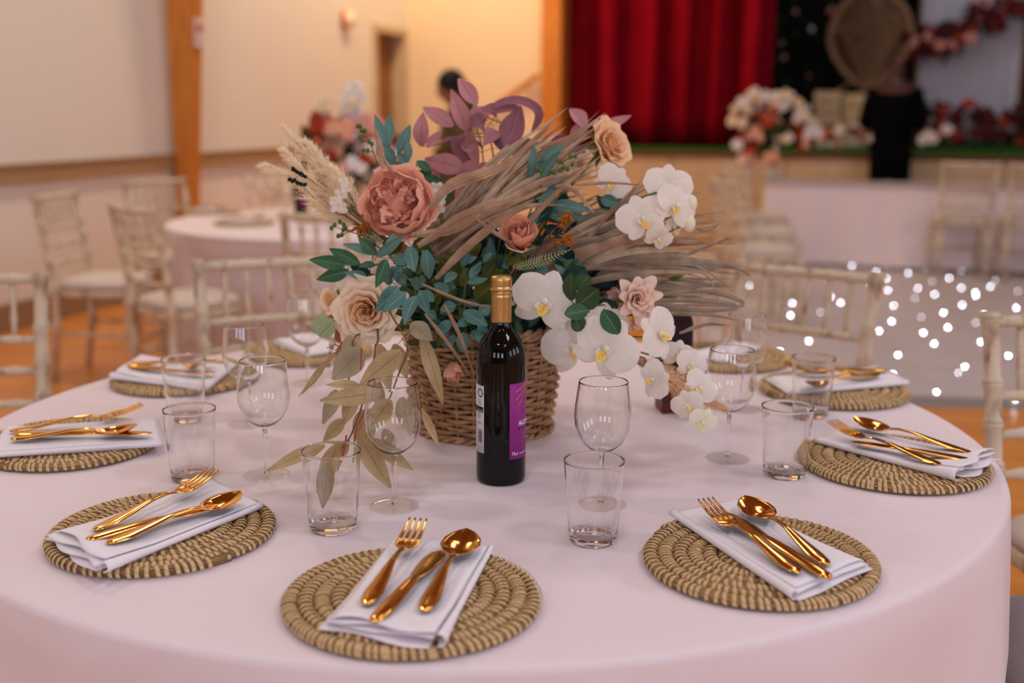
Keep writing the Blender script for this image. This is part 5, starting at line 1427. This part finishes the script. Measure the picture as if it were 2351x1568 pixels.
spray('leaf_sprig', 'long green leaves reaching left below the peony', 'leaf_green', [(792, 608, 710, 596, 30), (826, 606, 756, 571, 28), (800, 622, 727, 642, 30), (845, 640, 790, 626, 20, 1.86, 'leaf_teal'), (866, 585, 823, 545, 24), (858, 584, 787, 561, 20, 1.85, 'leaf_teal'), (862, 608, 822, 612, 16), (850, 630, 800, 600, 26, 1.88, 'leaf_dark'), (870, 640, 832, 650, 24, 1.9, 'leaf_dark'), (860, 570, 842, 540, 20, 1.9, 'leaf_dark')],
      [(900, 620, 1.93), (850, 610, 1.89), (800, 605, 1.87), (770, 590, 1.86)], 1.85)
spray('eucalyptus_spray', 'teal eucalyptus sprig hanging over the left side, above the basket', 'leaf_teal', [(866, 588, 930, 540, 22, 1.80), (886, 596, 862, 660, 30, 1.79, 'leaf_green'), (914, 660, 861, 716, 38, 1.77), (930, 672, 880, 717, 32, 1.76), (955, 680, 929, 746, 32, 1.76), (964, 668, 986, 722, 28, 1.78), (940, 566, 951, 624, 30), (978, 574, 986, 640, 30), (905, 590, 944, 606, 26), (900, 648, 868, 628, 26), (955, 635, 958, 668, 22), (905, 640, 925, 612, 30), (962, 600, 1000, 590, 24, 1.86, 'leaf_dark'), (990, 612, 970, 572, 22, 1.85), (890, 575, 905, 535, 20), (930, 650, 905, 625, 24), (997, 690, 960, 668, 22, 1.82)],
      [(930, 660, 1.86), (925, 625, 1.82), (895, 590, 1.81), (950, 655, 1.8)], 1.81)
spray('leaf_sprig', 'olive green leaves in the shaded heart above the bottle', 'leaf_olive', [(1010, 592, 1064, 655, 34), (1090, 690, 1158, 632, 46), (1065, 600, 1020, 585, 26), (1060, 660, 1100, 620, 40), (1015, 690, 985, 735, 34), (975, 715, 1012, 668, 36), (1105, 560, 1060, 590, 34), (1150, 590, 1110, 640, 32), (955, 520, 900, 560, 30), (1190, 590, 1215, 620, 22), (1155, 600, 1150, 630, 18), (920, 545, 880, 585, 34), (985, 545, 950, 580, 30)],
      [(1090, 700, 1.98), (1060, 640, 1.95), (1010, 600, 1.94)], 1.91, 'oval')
spray('eucalyptus_spray', 'small teal eucalyptus leaves in the middle above the bottle', 'leaf_teal', [(1060, 610, 1078, 580, 18), (1080, 640, 1105, 600, 22), (1075, 650, 1120, 640, 20), (1045, 625, 1020, 650, 22), (1030, 670, 995, 652, 24), (1060, 600, 1095, 590, 18), (1110, 600, 1132, 580, 16), (1065, 715, 1120, 748, 32), (1060, 765, 1068, 812, 26), (1030, 735, 1015, 768, 24), (1045, 700, 1010, 712, 26), (1085, 760, 1108, 790, 24), (1040, 770, 1020, 800, 20), (1100, 720, 1128, 700, 26), (1075, 735, 1045, 750, 20), (1000, 750, 1030, 770, 22), (1115, 770, 1100, 735, 22)],
      [(1075, 740, 1.92), (1065, 690, 1.88), (1070, 640, 1.87)], 1.86)
spray('leaf_sprig', 'green rose leaves right of the large orchid', 'leaf_rose', [(1290, 660, 1346, 617, 44, 1.86, 'leaf_dark'), (1312, 690, 1312, 627, 30, 1.80), (1326, 668, 1352, 632, 32, 1.81), (1326, 702, 1374, 664, 46, 1.79), (1350, 712, 1296, 722, 32, 1.78, 'leaf_green'), (1318, 726, 1331, 761, 32, 1.77), (1384, 712, 1421, 766, 36, 1.77, 'leaf_green'), (1362, 700, 1420, 704, 26, 1.9, 'leaf_dark'), (1290, 640, 1340, 630, 30, 1.94, 'leaf_dark'), (1235, 620, 1222, 660, 30, 1.95, 'leaf_dark')],
      [(1340, 720, 1.83), (1320, 700, 1.81), (1390, 700, 1.81)], 1.80, 'oval')
spray('eucalyptus_spray', 'two teal leaf pairs standing among the dry blades, upper middle', 'leaf_teal', [(1217, 408, 1224, 332, 24), (1240, 380, 1299, 322, 28), (1240, 408, 1285, 348, 24), (1225, 380, 1262, 372, 14)], [(1235, 470, 1.95), (1228, 405, 1.9)], 1.88)
spray('eucalyptus_spray', 'dark teal leaves right of the half-open rose', 'leaf_teal', [(1272, 436, 1230, 508, 32), (1262, 472, 1358, 486, 28), (1258, 492, 1350, 500, 26), (1268, 474, 1236, 512, 22, 1.86, 'leaf_dark'), (1250, 520, 1300, 545, 28, 1.92, 'leaf_dark'), (1290, 440, 1250, 430, 24, 1.9), (1380, 455, 1425, 470, 26, 1.95), (1400, 480, 1370, 450, 22, 1.95, 'leaf_dark'), (1215, 520, 1240, 480, 24)],
      [(1250, 520, 1.96), (1262, 475, 1.9)], 1.88)
MV = [(1095, 240, 1052, 180, 34), (1072, 300, 1036, 205, 36), (1040, 290, 970, 247, 34), (968, 336, 972, 258, 34), (980, 338, 1016, 298, 20), (1080, 292, 1118, 245, 40), (1162, 336, 1196, 244, 54, 2.03, 'leaf_plum'), (1070, 298, 1098, 385, 30), (1065, 385, 975, 365, 44), (1058, 388, 1112, 396, 40), (1345, 292, 1308, 250, 32, 2.1), (1385, 292, 1450, 265, 22, 2.1), (1265, 318, 1345, 352, 32, 2.08, 'leaf_plum'), (1140, 262, 1105, 250, 30, 2.06, 'leaf_plum'), (1140, 300, 1110, 335, 34, 2.04), (1130, 310, 1165, 350, 34, 2.04, 'leaf_plum'), (1180, 345, 1240, 330, 36, 2.1, 'leaf_plum'), (1200, 340, 1190, 380, 34, 2.1, 'leaf_plum'), (1090, 350, 1060, 320, 30, 2.06), (1095, 400, 1140, 380, 36, 2.08), (1050, 420, 1090, 400, 40, 2.06), (1010, 400, 960, 380, 34, 2.1), (1230, 380, 1280, 340, 34, 2.12, 'leaf_plum'), (1085, 260, 1110, 300, 30, 2.05, 'leaf_plum'), (1310, 310, 1350, 300, 34, 2.12), (1075, 440, 1045, 465, 34, 2.06)]
spray('burgundy_leaf_spray', 'tall spray of mauve and burgundy leaves topping the centrepiece', 'leaf_mauve', MV, [(1130, 420, 2.1), (1130, 340, 2.08), (1110, 300, 2.07), (1090, 262, 2.06), (1180, 300, 2.07), (1070, 310, 2.06), (1280, 330, 2.12)], 2.05, 'lance', 'stem_brown', curl=.14)
t = plant('burgundy_leaf_spray', 'arching burgundy leaves curling over to the right above the blades', 'foliage')
for pts, w in (([(1120, 250), (1165, 232), (1210, 236), (1238, 262), (1222, 306)], 26), ([(1010, 330), (1035, 318), (1090, 325), (1110, 340)], 12), ([(1065, 310), (1045, 330), (1060, 360), (1080, 382)], 22), ([(1130, 258), (1165, 248), (1200, 252)], 26)):
    P = bez([at(x, y, 2.05 + .008 * i) for i, (x, y) in enumerate(pts)], 14); rows = []
    for i, p in enumerate(P):
        s = i / 13; tg = (P[min(13, i + 1)] - P[max(0, i - 1)]).normalized(); sd = tg.cross(TOCAM + V((0, 0, .5))).normalized(); ww = w * 2.05 / FPX / 2 * math.sin(PI * (.06 + .9 * s)) ** .6
        rows.append([tuple(rel(t, p + sd * ww * q + TOCAM * (abs(q) * ww * .5))) for q in (-1, -.4, 0, .4, 1)])
    g = MB(); g.quad_grid(rows); g.build('leaf', 'leaf_plum', t)
stem(t, [CORE, at(1110, 380, 2.1), at(1095, 290, 2.09), at(1120, 252, 2.06)], .0016, 'stem_brown')
for k in range(14):
    a = at(1130 + random.uniform(-25, 25), 300 + random.uniform(-25, 25), 2.04); b = a + V((random.uniform(-.03, .03), random.uniform(-.02, .01), random.uniform(-.01, .04)))
    stem(t, [a, (a + b) / 2 + V((.004, 0, 0)), b], .0007, 'stem_brown', 'twig', 4)

# dried cream eucalyptus trailing to the cloth on the left
DC = [(832, 802, 764, 872, 54, 1.80, 'leaf_greige'), (921, 806, 824, 888, 44, 1.76), (826, 885, 748, 884, 18, 1.77), (876, 900, 734, 920, 36, 1.74), (773, 895, 741, 974, 28, 1.80, 'leaf_greige'), (897, 918, 838, 990, 42, 1.75), (922, 912, 946, 1002, 38, 1.75, 'leaf_greige'), (848, 938, 814, 1012, 36, 1.78), (790, 962, 742, 1014, 26, 1.78), (745, 1022, 612, 1082, 26, 1.73), (829, 1010, 897, 1120, 38, 1.70), (845, 1010, 948, 1079, 30, 1.72), (777, 1018, 724, 1132, 36, 1.70), (752, 1060, 740, 1168, 38, 1.66, 'leaf_greige'), (800, 1010, 772, 1065, 24, 1.72), (944, 742, 992, 782, 36, 1.82, 'leaf_greige'), (968, 768, 1018, 928, 30, 1.82), (968, 940, 1008, 1026, 16, 1.76), (800, 770, 815, 860, 34, 1.84, 'leaf_greige'), (870, 790, 895, 900, 34, 1.80), (850, 860, 880, 950, 32, 1.80, 'leaf_greige'), (905, 790, 935, 870, 30, 1.84), (862, 960, 820, 1060, 32, 1.75), (880, 985, 905, 1050, 26, 1.74, 'leaf_greige'), (812, 900, 790, 975, 30, 1.79), (750, 830, 694, 905, 14, 1.86), (770, 810, 684, 912, 9, 1.86)]
def clampz(p, z=TZ + .004):
    return p
t = plant('dried_eucalyptus', 'dried cream eucalyptus trailing from the basket onto the cloth at left', 'foliage')
trunk = [(885, 700, 1.88), (868, 780, 1.84), (850, 860, 1.79), (828, 940, 1.77), (800, 1010, 1.72), (770, 1040, 1.70)]
def tab(p):
    p = V(p)
    if p.z < TZ + .004:
        r = (p - CAM); p = CAM + r * ((TZ + .004 - CAM.z) / r.z)
    return p
for pts in (trunk, [(900, 690, 1.86), (935, 790, 1.82), (915, 860, 1.8), (880, 950, 1.77)], [(840, 760, 1.86), (815, 830, 1.83), (790, 900, 1.8)]):
    stem(t, [CORE] + [tab(at(*q)) for q in pts], .0020, 'stem_brown')
for bx, by, tx, ty, w, d, *mm in DC:
    leaf(t, tab(at(bx, by, d)), tab(at(tx, ty, d - .01)), w * d / FPX * 1.38, mm[0] if mm else 'leaf_cream', curl=random.choice((.06, -.03, .03)), fold=.14)
for pts in ([(862, 790), (858, 850), (860, 900)], [(840, 940), (820, 980), (812, 1020)], [(795, 1000), (790, 1040), (775, 1080)], [(830, 800), (828, 850)]):
    stem(t, [tab(at(x, y, 1.79 - .0004 * (y - 780))) for x, y in pts], .0013, 'stem_red', 'red_twig')
for (x, y) in ((930, 770), (940, 760), (925, 778), (870, 945), (885, 925), (762, 800), (758, 812), (770, 790)):
    for k in range(7):
        a = tab(at(x, y, 1.8 - .0002 * (y - 760))); b = a + V((random.uniform(-.014, .014), random.uniform(-.012, 0), random.uniform(-.012, .010)))
        stem(t, [a, b], .0010, 'leaf_cream', 'seed_twig', 4)
spray('round_leaf', 'pale sage round leaf left below the full cream rose', 'leaf_sage', [(765, 735, 732, 772, 50, 1.85), (748, 770, 735, 730, 44, 1.86)], [(790, 740, 1.9)], 1.85, 'oval')
spray('terracotta_leaf', 'terracotta leaves behind the full cream rose', 'leaf_terra', [(800, 745, 752, 728, 36, 1.9), (800, 765, 770, 782, 32, 1.9), (810, 790, 775, 830, 30, 1.92), (792, 770, 800, 815, 26, 1.9), (940, 590, 905, 560, 26, 1.98)], [(815, 760, 1.93)], 1.9, 'oval')

# ---- dried palm blades
def blade(t, pts, w, m, dd):
    P = bez([at(x, y, d) for (x, y), d in zip(pts, dd)], 16); rows = []; tw = random.uniform(-.6, .6)
    for i, p in enumerate(P):
        s = i / 15; tg = (P[min(15, i + 1)] - P[max(0, i - 1)]).normalized(); nv = (CAM - p).normalized() + V((0, 0, random.uniform(-.02, .02))) + RIGHT * math.sin(tw * 3 * s)
        sd = tg.cross(nv).normalized(); n_ = sd.cross(tg)
        ww = w * 2.0 / FPX / 2 * (min(1, .45 + s * 2) if s < .3 else 1) * max(.03, (1 - s ** 2.6))
        rows.append([tuple(rel(t, p + sd * ww * q + n_ * ww * (.55 * (1 - abs(q)) if abs(q) < 1 else 0))) for q in (-1, -.5, 0, .5, 1)])
    g = MB(); g.quad_grid(rows); grid_uv(g.build('blade', m, t), 5)
pA = plant('dried_palm_fan', 'dried tan palm blades sweeping up to the right over the centrepiece', 'foliage')
rnd = random.Random(5)
tipsA = [(1297, 250), (1255, 285), (1222, 300), (1390, 258), (1352, 300), (1300, 290), (1372, 330), (1330, 350), (1400, 360), (1280, 330), (1296, 398), (1353, 378), (1230, 345), (1320, 318), (1262, 372), (1340, 410), (1250, 330), (1290, 360), (1380, 300), (1310, 372), (1240, 400), (1275, 425), (1215, 360), (1185, 350)]
for i, tp_ in enumerate(tipsA * 4):
    tx, ty = tp_[0] + (rnd.uniform(-30, 20) if i >= len(tipsA) else 0), tp_[1] + (rnd.uniform(-5, 40) if i >= len(tipsA) else 0)
    bx, by = 985 + rnd.uniform(-10, 70), 560 + rnd.uniform(-45, 45)
    mx, my = (bx + tx) / 2 + rnd.uniform(-15, 5), (by + ty) / 2 - rnd.uniform(-4, 26)
    d = rnd.uniform(1.88, 2.04)
    blade(pA, [(bx, by), (mx, my), (tx, ty)], rnd.uniform(9, 22), rnd.choice(('blade_tan', 'blade_light', 'blade_grey')), (1.97, d, d + .03))
for pts, w in (([(985, 480), (1035, 425), (1120, 395), (1180, 365), (1255, 288)], 26), ([(960, 565), (1060, 500), (1150, 470), (1235, 420), (1296, 398)], 26), ([(945, 540), (1040, 525), (1120, 470), (1200, 455), (1270, 420)], 24), ([(1000, 640), (1080, 560), (1190, 480), (1300, 470)], 20), ([(1275, 428), (1310, 432), (1340, 460), (1364, 490)], 13), ([(1090, 500), (1130, 530), (1175, 560), (1180, 575)], 9), ([(1240, 340), (1320, 310), (1390, 258)], 12), ([(1170, 560), (1280, 440), (1395, 345)], 12), ([(1320, 425), (1400, 420), (1480, 426)], 8), ([(880, 388), (870, 330), (858, 284)], 16), ([(905, 400), (885, 370), (868, 330)], 10), ([(1110, 505), (1160, 520), (1210, 545)], 6)):
    k = len(pts); blade(pA, pts, w, 'blade_tan', [1.84] * k)
pB = plant('dried_palm_fan', 'greyish dried palm blades fanning out far to the right of the centrepiece', 'foliage')
tipsB = [(1560, 420), (1628, 452), (1622, 492), (1660, 508), (1600, 540), (1640, 560), (1720, 632), (1700, 640), (1655, 596), (1690, 560), (1560, 580), (1530, 480), (1490, 440), (1450, 470), (1590, 600), (1620, 640), (1500, 560), (1480, 610), (1440, 530), (1560, 640)]
for i, (tx, ty) in enumerate(tipsB * 4):
    if i >= len(tipsB): tx += rnd.uniform(-90, 10); ty += rnd.uniform(-30, 25)
    bx, by = 1190 + rnd.uniform(-50, 70), 650 + rnd.uniform(-45, 35)
    if ty > 560: by += 5
    mx, my = bx + (tx - bx) * .5, by + (ty - by) * .5 - rnd.uniform(12, 45)
    d = rnd.uniform(1.92, 2.08)
    blade(pB, [(bx, by), (mx, my), (tx, ty)], rnd.uniform(10, 21), rnd.choice(('blade_grey', 'blade_light', 'blade_tan', 'blade_grey')), (1.99, d, d + .02))
for pts, w in (([(1230, 680), (1380, 600), (1560, 600), (1680, 612), (1726, 636)], 20), ([(1340, 620), (1480, 570), (1600, 610), (1700, 680)], 9), ([(1500, 678), (1610, 668), (1680, 682), (1706, 700), (1640, 712), (1500, 712)], 13), ([(1490, 690), (1600, 690), (1690, 700), (1640, 700), (1500, 700)], 14), ([(1500, 720), (1620, 722), (1700, 736)], 11), ([(1510, 700), (1600, 712), (1700, 712)], 16), ([(1500, 640), (1600, 665), (1610, 690)], 5), ([(1560, 500), (1620, 530), (1662, 505)], 7), ([(1480, 600), (1560, 590), (1640, 560), (1690, 540)], 9), ([(1520, 610), (1610, 625), (1640, 660), (1650, 700)], 5), ([(1560, 765), (1620, 745), (1680, 748)], 10), ([(1020, 700), (1060, 780), (1090, 868)], 9), ([(975, 720), (1030, 790), (1085, 870)], 9), ([(940, 640), (1060, 690), (1160, 712)], 7)):
    k = len(pts); blade(pB, pts, w, 'blade_grey' if pts[0][0] > 1100 else 'blade_tan', [1.94 if pts[0][0] > 1100 else 1.82] * k)

t = plant('dried_palm_fan', 'lower greyish palm blades filling in behind the pointed pale rose', 'foliage')
for k in range(46):
    bx, by = 1240 + rnd.uniform(-20, 60), 700 + rnd.uniform(-30, 25); tx, ty = 1560 + rnd.uniform(-90, 130), 680 + rnd.uniform(-70, 50)
    blade(t, [(bx, by), ((bx + tx) / 2, (by + ty) / 2 - rnd.uniform(0, 24)), (tx, ty)], rnd.uniform(12, 22), rnd.choice(('blade_grey', 'blade_light', 'blade_grey')), (2.02, 2.04, 2.08))
for k in range(16):
    a = at(1300 + rnd.uniform(-30, 80), 660 + rnd.uniform(-40, 40), 2.0); b = at(1330 + rnd.uniform(-60, 110), 660 + rnd.uniform(-60, 60), 1.97)
    if (b - a).length > .015: leaf(t, a, b, .026, 'leaf_dark', 'leaf', shape='oval')
# ---- pampas plumes: feathery hairs are uncountable, so stuff
def pampas(label, pts, d, wid, n, m, seed, spread=1.0):
    rn = random.Random(seed); t = plant('pampas_plume', label, 'dried grass', None)
    P = bez([at(x, y, dd) for (x, y), dd in zip(pts, d)], 40)
    stem(t, [CORE] + [P[0], P[8], P[16], P[24], P[32], P[39]], .0016, 'stem_brown')
    g = MB()
    nb = n // 26
    for kb in range(nb):
        s = (kb + rn.random()) / nb; s = .04 + .94 * s; i = min(38, int(s * 39)); p = P[i].lerp(P[i + 1], rn.random()); tg = (P[i + 1] - P[i]).normalized()
        rv = V((rn.gauss(0, 1), rn.gauss(0, 1), rn.gauss(0, 1))); rv = (rv - tg * rv.dot(tg)).normalized()
        env = math.sin(PI * min(1, .18 + .82 * s)) ** .6 * wid
        bl = .045 * spread * (1.15 - .7 * s); bd = (tg * 1.0 + rv * env / .045 * rn.uniform(.3, 1.1)).normalized()
        for kh in range(34):
            f_ = rn.random(); q0 = p + bd * bl * f_ - V((0, 0, .010 * f_ * f_)) * (1 if tg.z > 0 else .5)
            r2 = V((rn.gauss(0, 1), rn.gauss(0, 1), rn.gauss(0, 1))).normalized()
            q1 = q0 + (bd * 1.0 + r2 * .75).normalized() * rn.uniform(.006, .014); qm = (q0 + q1) / 2 + r2 * .0008
            sd = bd.cross(r2).normalized() * rn.uniform(.00018, .00034)
            b = len(g.v)
            for q, f in ((q0, 1), (qm, 1.2), (q1, .1)):
                g.v += [tuple(rel(t, q + sd * f)), tuple(rel(t, q - sd * f))]
            g.f += [(b, b + 1, b + 3, b + 2), (b + 2, b + 3, b + 5, b + 4)]
    g.build('plume_hairs', m, t, smooth=False, kind='stuff')
pampas('cream pampas plume, topmost of the bundle left of the peony', [(830, 505), (765, 420), (700, 350), (655, 296)], (1.96, 1.96, 1.97, 1.98), .026, 2600, 'pampas', 1)
pampas('cream pampas plume just right of the topmost one', [(835, 500), (790, 430), (742, 370), (710, 330)], (1.93, 1.93, 1.94, 1.95), .026, 2600, 'pampas', 2)
pampas('cream pampas plume in the middle of the left bundle', [(830, 510), (760, 450), (700, 400), (655, 345)], (1.93, 1.92, 1.92, 1.93), .026, 2600, 'pampas', 3)
pampas('cream pampas plume lowest and longest, reaching far left', [(830, 520), (740, 470), (680, 415), (615, 378)], (1.92, 1.90, 1.90, 1.91), .020, 2200, 'pampas', 4)
pampas('short cream pampas plume next to the small white blossoms', [(830, 500), (800, 440), (770, 390)], (1.90, 1.90, 1.91), .024, 1800, 'pampas', 5)
pampas('pale pampas plume under the bundle, pointing down to the peony stem', [(845, 530), (790, 500), (735, 470)], (1.93, 1.92, 1.92), .020, 1500, 'pampas', 6)
pampas('pinkish pampas plume drooping to the right over the small orchids', [(1440, 810), (1510, 850), (1580, 895), (1650, 930)], (1.87, 1.86, 1.86, 1.87), .026, 4200, 'pampas_pink', 7)
pampas('second pinkish pampas plume under the drooping orchids', [(1450, 830), (1520, 860), (1570, 905), (1612, 945)], (1.88, 1.84, 1.83, 1.84), .022, 2600, 'pampas_pink', 8)
t = plant('lavender_spike', 'dark dried flower tips showing through the pampas bundle', 'dried flower')
for x, y, x2, y2 in ((700, 405, 672, 388), (700, 425, 664, 412)):
    stem(t, [CORE, at(830, 500, 1.95), at(x, y, 1.90)], .001, 'stem_brown')
    for k in range(12): g = MB(); g.ball((0, 0, 0), .0032, 6, 5); o = g.build('floret', 'hair', t); o.location = rel(t, at(x + (x2 - x) * k / 11 + random.uniform(-3, 3), y + (y2 - y) * k / 11 + random.uniform(-3, 3), 1.89))

# ---- yarrow, berries and fern
def yarrow(label, px, py, d, n, sx, sy):
    t = plant('yarrow', label)
    for k in range(n):
        x, y = px + random.gauss(0, sx), py + random.gauss(0, sy)
        g = MB(); 
        for j in range(5): g.ball((random.gauss(0, .002), random.gauss(0, .002), random.gauss(0, .002)), .0017, 5, 4)
        o = g.build('floret', 'yarrow', t, smooth=False); o.location = rel(t, at(x, y, d + random.uniform(-.008, .008)))
        if k % 3 == 0: stem(t, [at(x, y, d), at(px - 28 if px > 1000 else px + 30, py + 22, d + .02)], .0006, 'stem_brown', 'stem', 4)
    stem(t, [at(px - 28 if px > 1000 else px + 30, py + 22, d + .02), CORE], .0014, 'stem_brown')
yarrow('rust-yellow yarrow right of the half-open rose', 1300, 505, 1.84, 26, 7, 8)
yarrow('lower rust-yellow yarrow tuft near the half-open rose', 1300, 548, 1.83, 26, 12, 11)
yarrow('rust-yellow yarrow left under the peony', 830, 523, 1.87, 44, 12, 9)
def fern(label, pts, d, n, ln, m):
    t = plant('fern_sprig', label, 'foliage'); P = bez([at(x, y, d) for x, y in pts], n + 2)
    stem(t, [CORE, at(pts[0][0], pts[0][1], d + .03)] + [P[0], P[n // 2], P[-1]], .001, 'leaf_cream')
    for i in range(1, n):
        tg = (P[i + 1] - P[i - 1]).normalized(); sd = tg.cross(TOCAM).normalized()
        for s_ in (-1, 1):
            l_ = ln * math.sin(PI * (.15 + .8 * i / n)) ; leaf(t, P[i], P[i] + (sd * s_ + tg * .6).normalized() * l_, .0026, m, 'leaflet')
fern('pale fern under the half-open rose', [(1180, 615), (1240, 600), (1312, 572)], 1.85, 18, .012, 'leaf_sage')
fern('second pale fern under the peony, left', [(880, 560), (850, 545), (810, 525)], 1.88, 12, .012, 'leaf_sage')
def berries(label, stems_, d):
    t = plant('berry_sprig', label, 'foliage')
    for pts in stems_:
        stem(t, [at(x, y, d) for x, y in pts], .0010)
        for i, (x, y) in enumerate(pts[1:]):
            for sx_ in (-7, 7):
                g = MB(); g.ball((0, 0, 0), .0034, 8, 6, (1, 1, 1.3)); o = g.build('berry', 'stem_green', t); o.location = rel(t, at(x + sx_ * random.uniform(.2, 1), y + random.uniform(-6, 6), d - .003))
    x, y = stems_[0][0]; stem(t, [at(x, y, d), CORE], .0014)
berries('green berry sprig beside the upper teal leaf pairs', [[(1245, 420), (1268, 395), (1288, 375), (1315, 360)], [(1268, 395), (1290, 385), (1310, 382)], [(1250, 410), (1240, 392)]], 1.86)
berries('green berry sprig standing over the peony at left', [[(868, 380), (850, 330), (832, 300), (824, 288)], [(850, 330), (828, 318)], [(858, 350), (840, 343)]], 1.95)
berries('yellow-green berry sprig low left of the yarrow', [[(830, 540), (790, 528), (765, 520)], [(800, 530), (785, 512)], [(800, 530), (780, 545)]], 1.89)
berries('thin berry sprig between the blades and the dark teal leaves', [[(1180, 520), (1185, 480), (1180, 450)], [(1183, 490), (1172, 470)]], 1.93)
# rosebud on a stem reaching right, past the pointed rose
t = plant('rosebud_twig', 'closed green rosebud on a brown twig right of the pointed pale rose')
stem(t, [CORE, at(1400, 700, 1.92), at(1500, 655, 1.88), at(1540, 640, 1.87)], .0016, 'stem_brown')
for k in range(6): leaf(t, at(1535, 642, 1.87), at(1568 + random.uniform(-8, 8), 640 + random.uniform(-14, 10), 1.86), .006, 'leaf_olive', 'sepal')
t = plant('red_twig', 'thin red twig left of the pointed pale rose', 'foliage'); stem(t, [CORE, at(1370, 675, 1.9), at(1420, 658, 1.88)], .0012, 'stem_red', 'twig')

# ---- shaded filling leaves round the heart of the bouquet
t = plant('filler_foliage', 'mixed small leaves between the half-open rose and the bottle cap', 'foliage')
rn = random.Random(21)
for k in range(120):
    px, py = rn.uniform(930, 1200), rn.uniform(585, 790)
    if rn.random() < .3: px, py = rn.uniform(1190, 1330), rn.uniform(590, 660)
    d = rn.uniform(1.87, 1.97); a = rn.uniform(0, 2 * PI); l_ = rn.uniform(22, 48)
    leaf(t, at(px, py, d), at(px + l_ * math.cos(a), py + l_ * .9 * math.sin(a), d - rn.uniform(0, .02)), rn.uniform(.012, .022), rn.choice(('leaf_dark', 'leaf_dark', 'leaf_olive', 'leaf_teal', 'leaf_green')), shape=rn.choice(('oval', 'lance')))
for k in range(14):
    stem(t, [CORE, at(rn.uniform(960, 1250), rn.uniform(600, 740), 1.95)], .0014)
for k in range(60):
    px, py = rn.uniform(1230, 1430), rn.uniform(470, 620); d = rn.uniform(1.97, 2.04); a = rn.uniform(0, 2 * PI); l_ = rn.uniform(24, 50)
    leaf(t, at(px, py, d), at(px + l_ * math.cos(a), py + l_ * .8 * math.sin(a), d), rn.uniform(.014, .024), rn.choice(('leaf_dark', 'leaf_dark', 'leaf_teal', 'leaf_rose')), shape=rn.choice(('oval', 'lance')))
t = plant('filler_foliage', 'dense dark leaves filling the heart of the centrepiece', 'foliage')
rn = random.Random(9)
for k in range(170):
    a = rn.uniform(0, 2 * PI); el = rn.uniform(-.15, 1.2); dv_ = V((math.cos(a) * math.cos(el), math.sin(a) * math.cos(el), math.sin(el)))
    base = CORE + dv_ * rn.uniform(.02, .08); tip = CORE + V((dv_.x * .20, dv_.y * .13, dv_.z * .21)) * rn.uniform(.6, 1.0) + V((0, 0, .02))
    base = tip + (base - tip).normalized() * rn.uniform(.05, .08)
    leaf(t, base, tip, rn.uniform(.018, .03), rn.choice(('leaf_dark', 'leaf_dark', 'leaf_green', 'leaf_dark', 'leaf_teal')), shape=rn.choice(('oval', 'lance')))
for k in range(40):
    a = rn.uniform(0, 2 * PI); el = rn.uniform(-.1, 1.4); dv_ = V((math.cos(a) * math.cos(el), math.sin(a) * math.cos(el), math.sin(el)))
    stem(t, [CORE - V((0, 0, .02)), CORE + V((dv_.x * .15, dv_.y * .10, dv_.z * .17))], .0018)
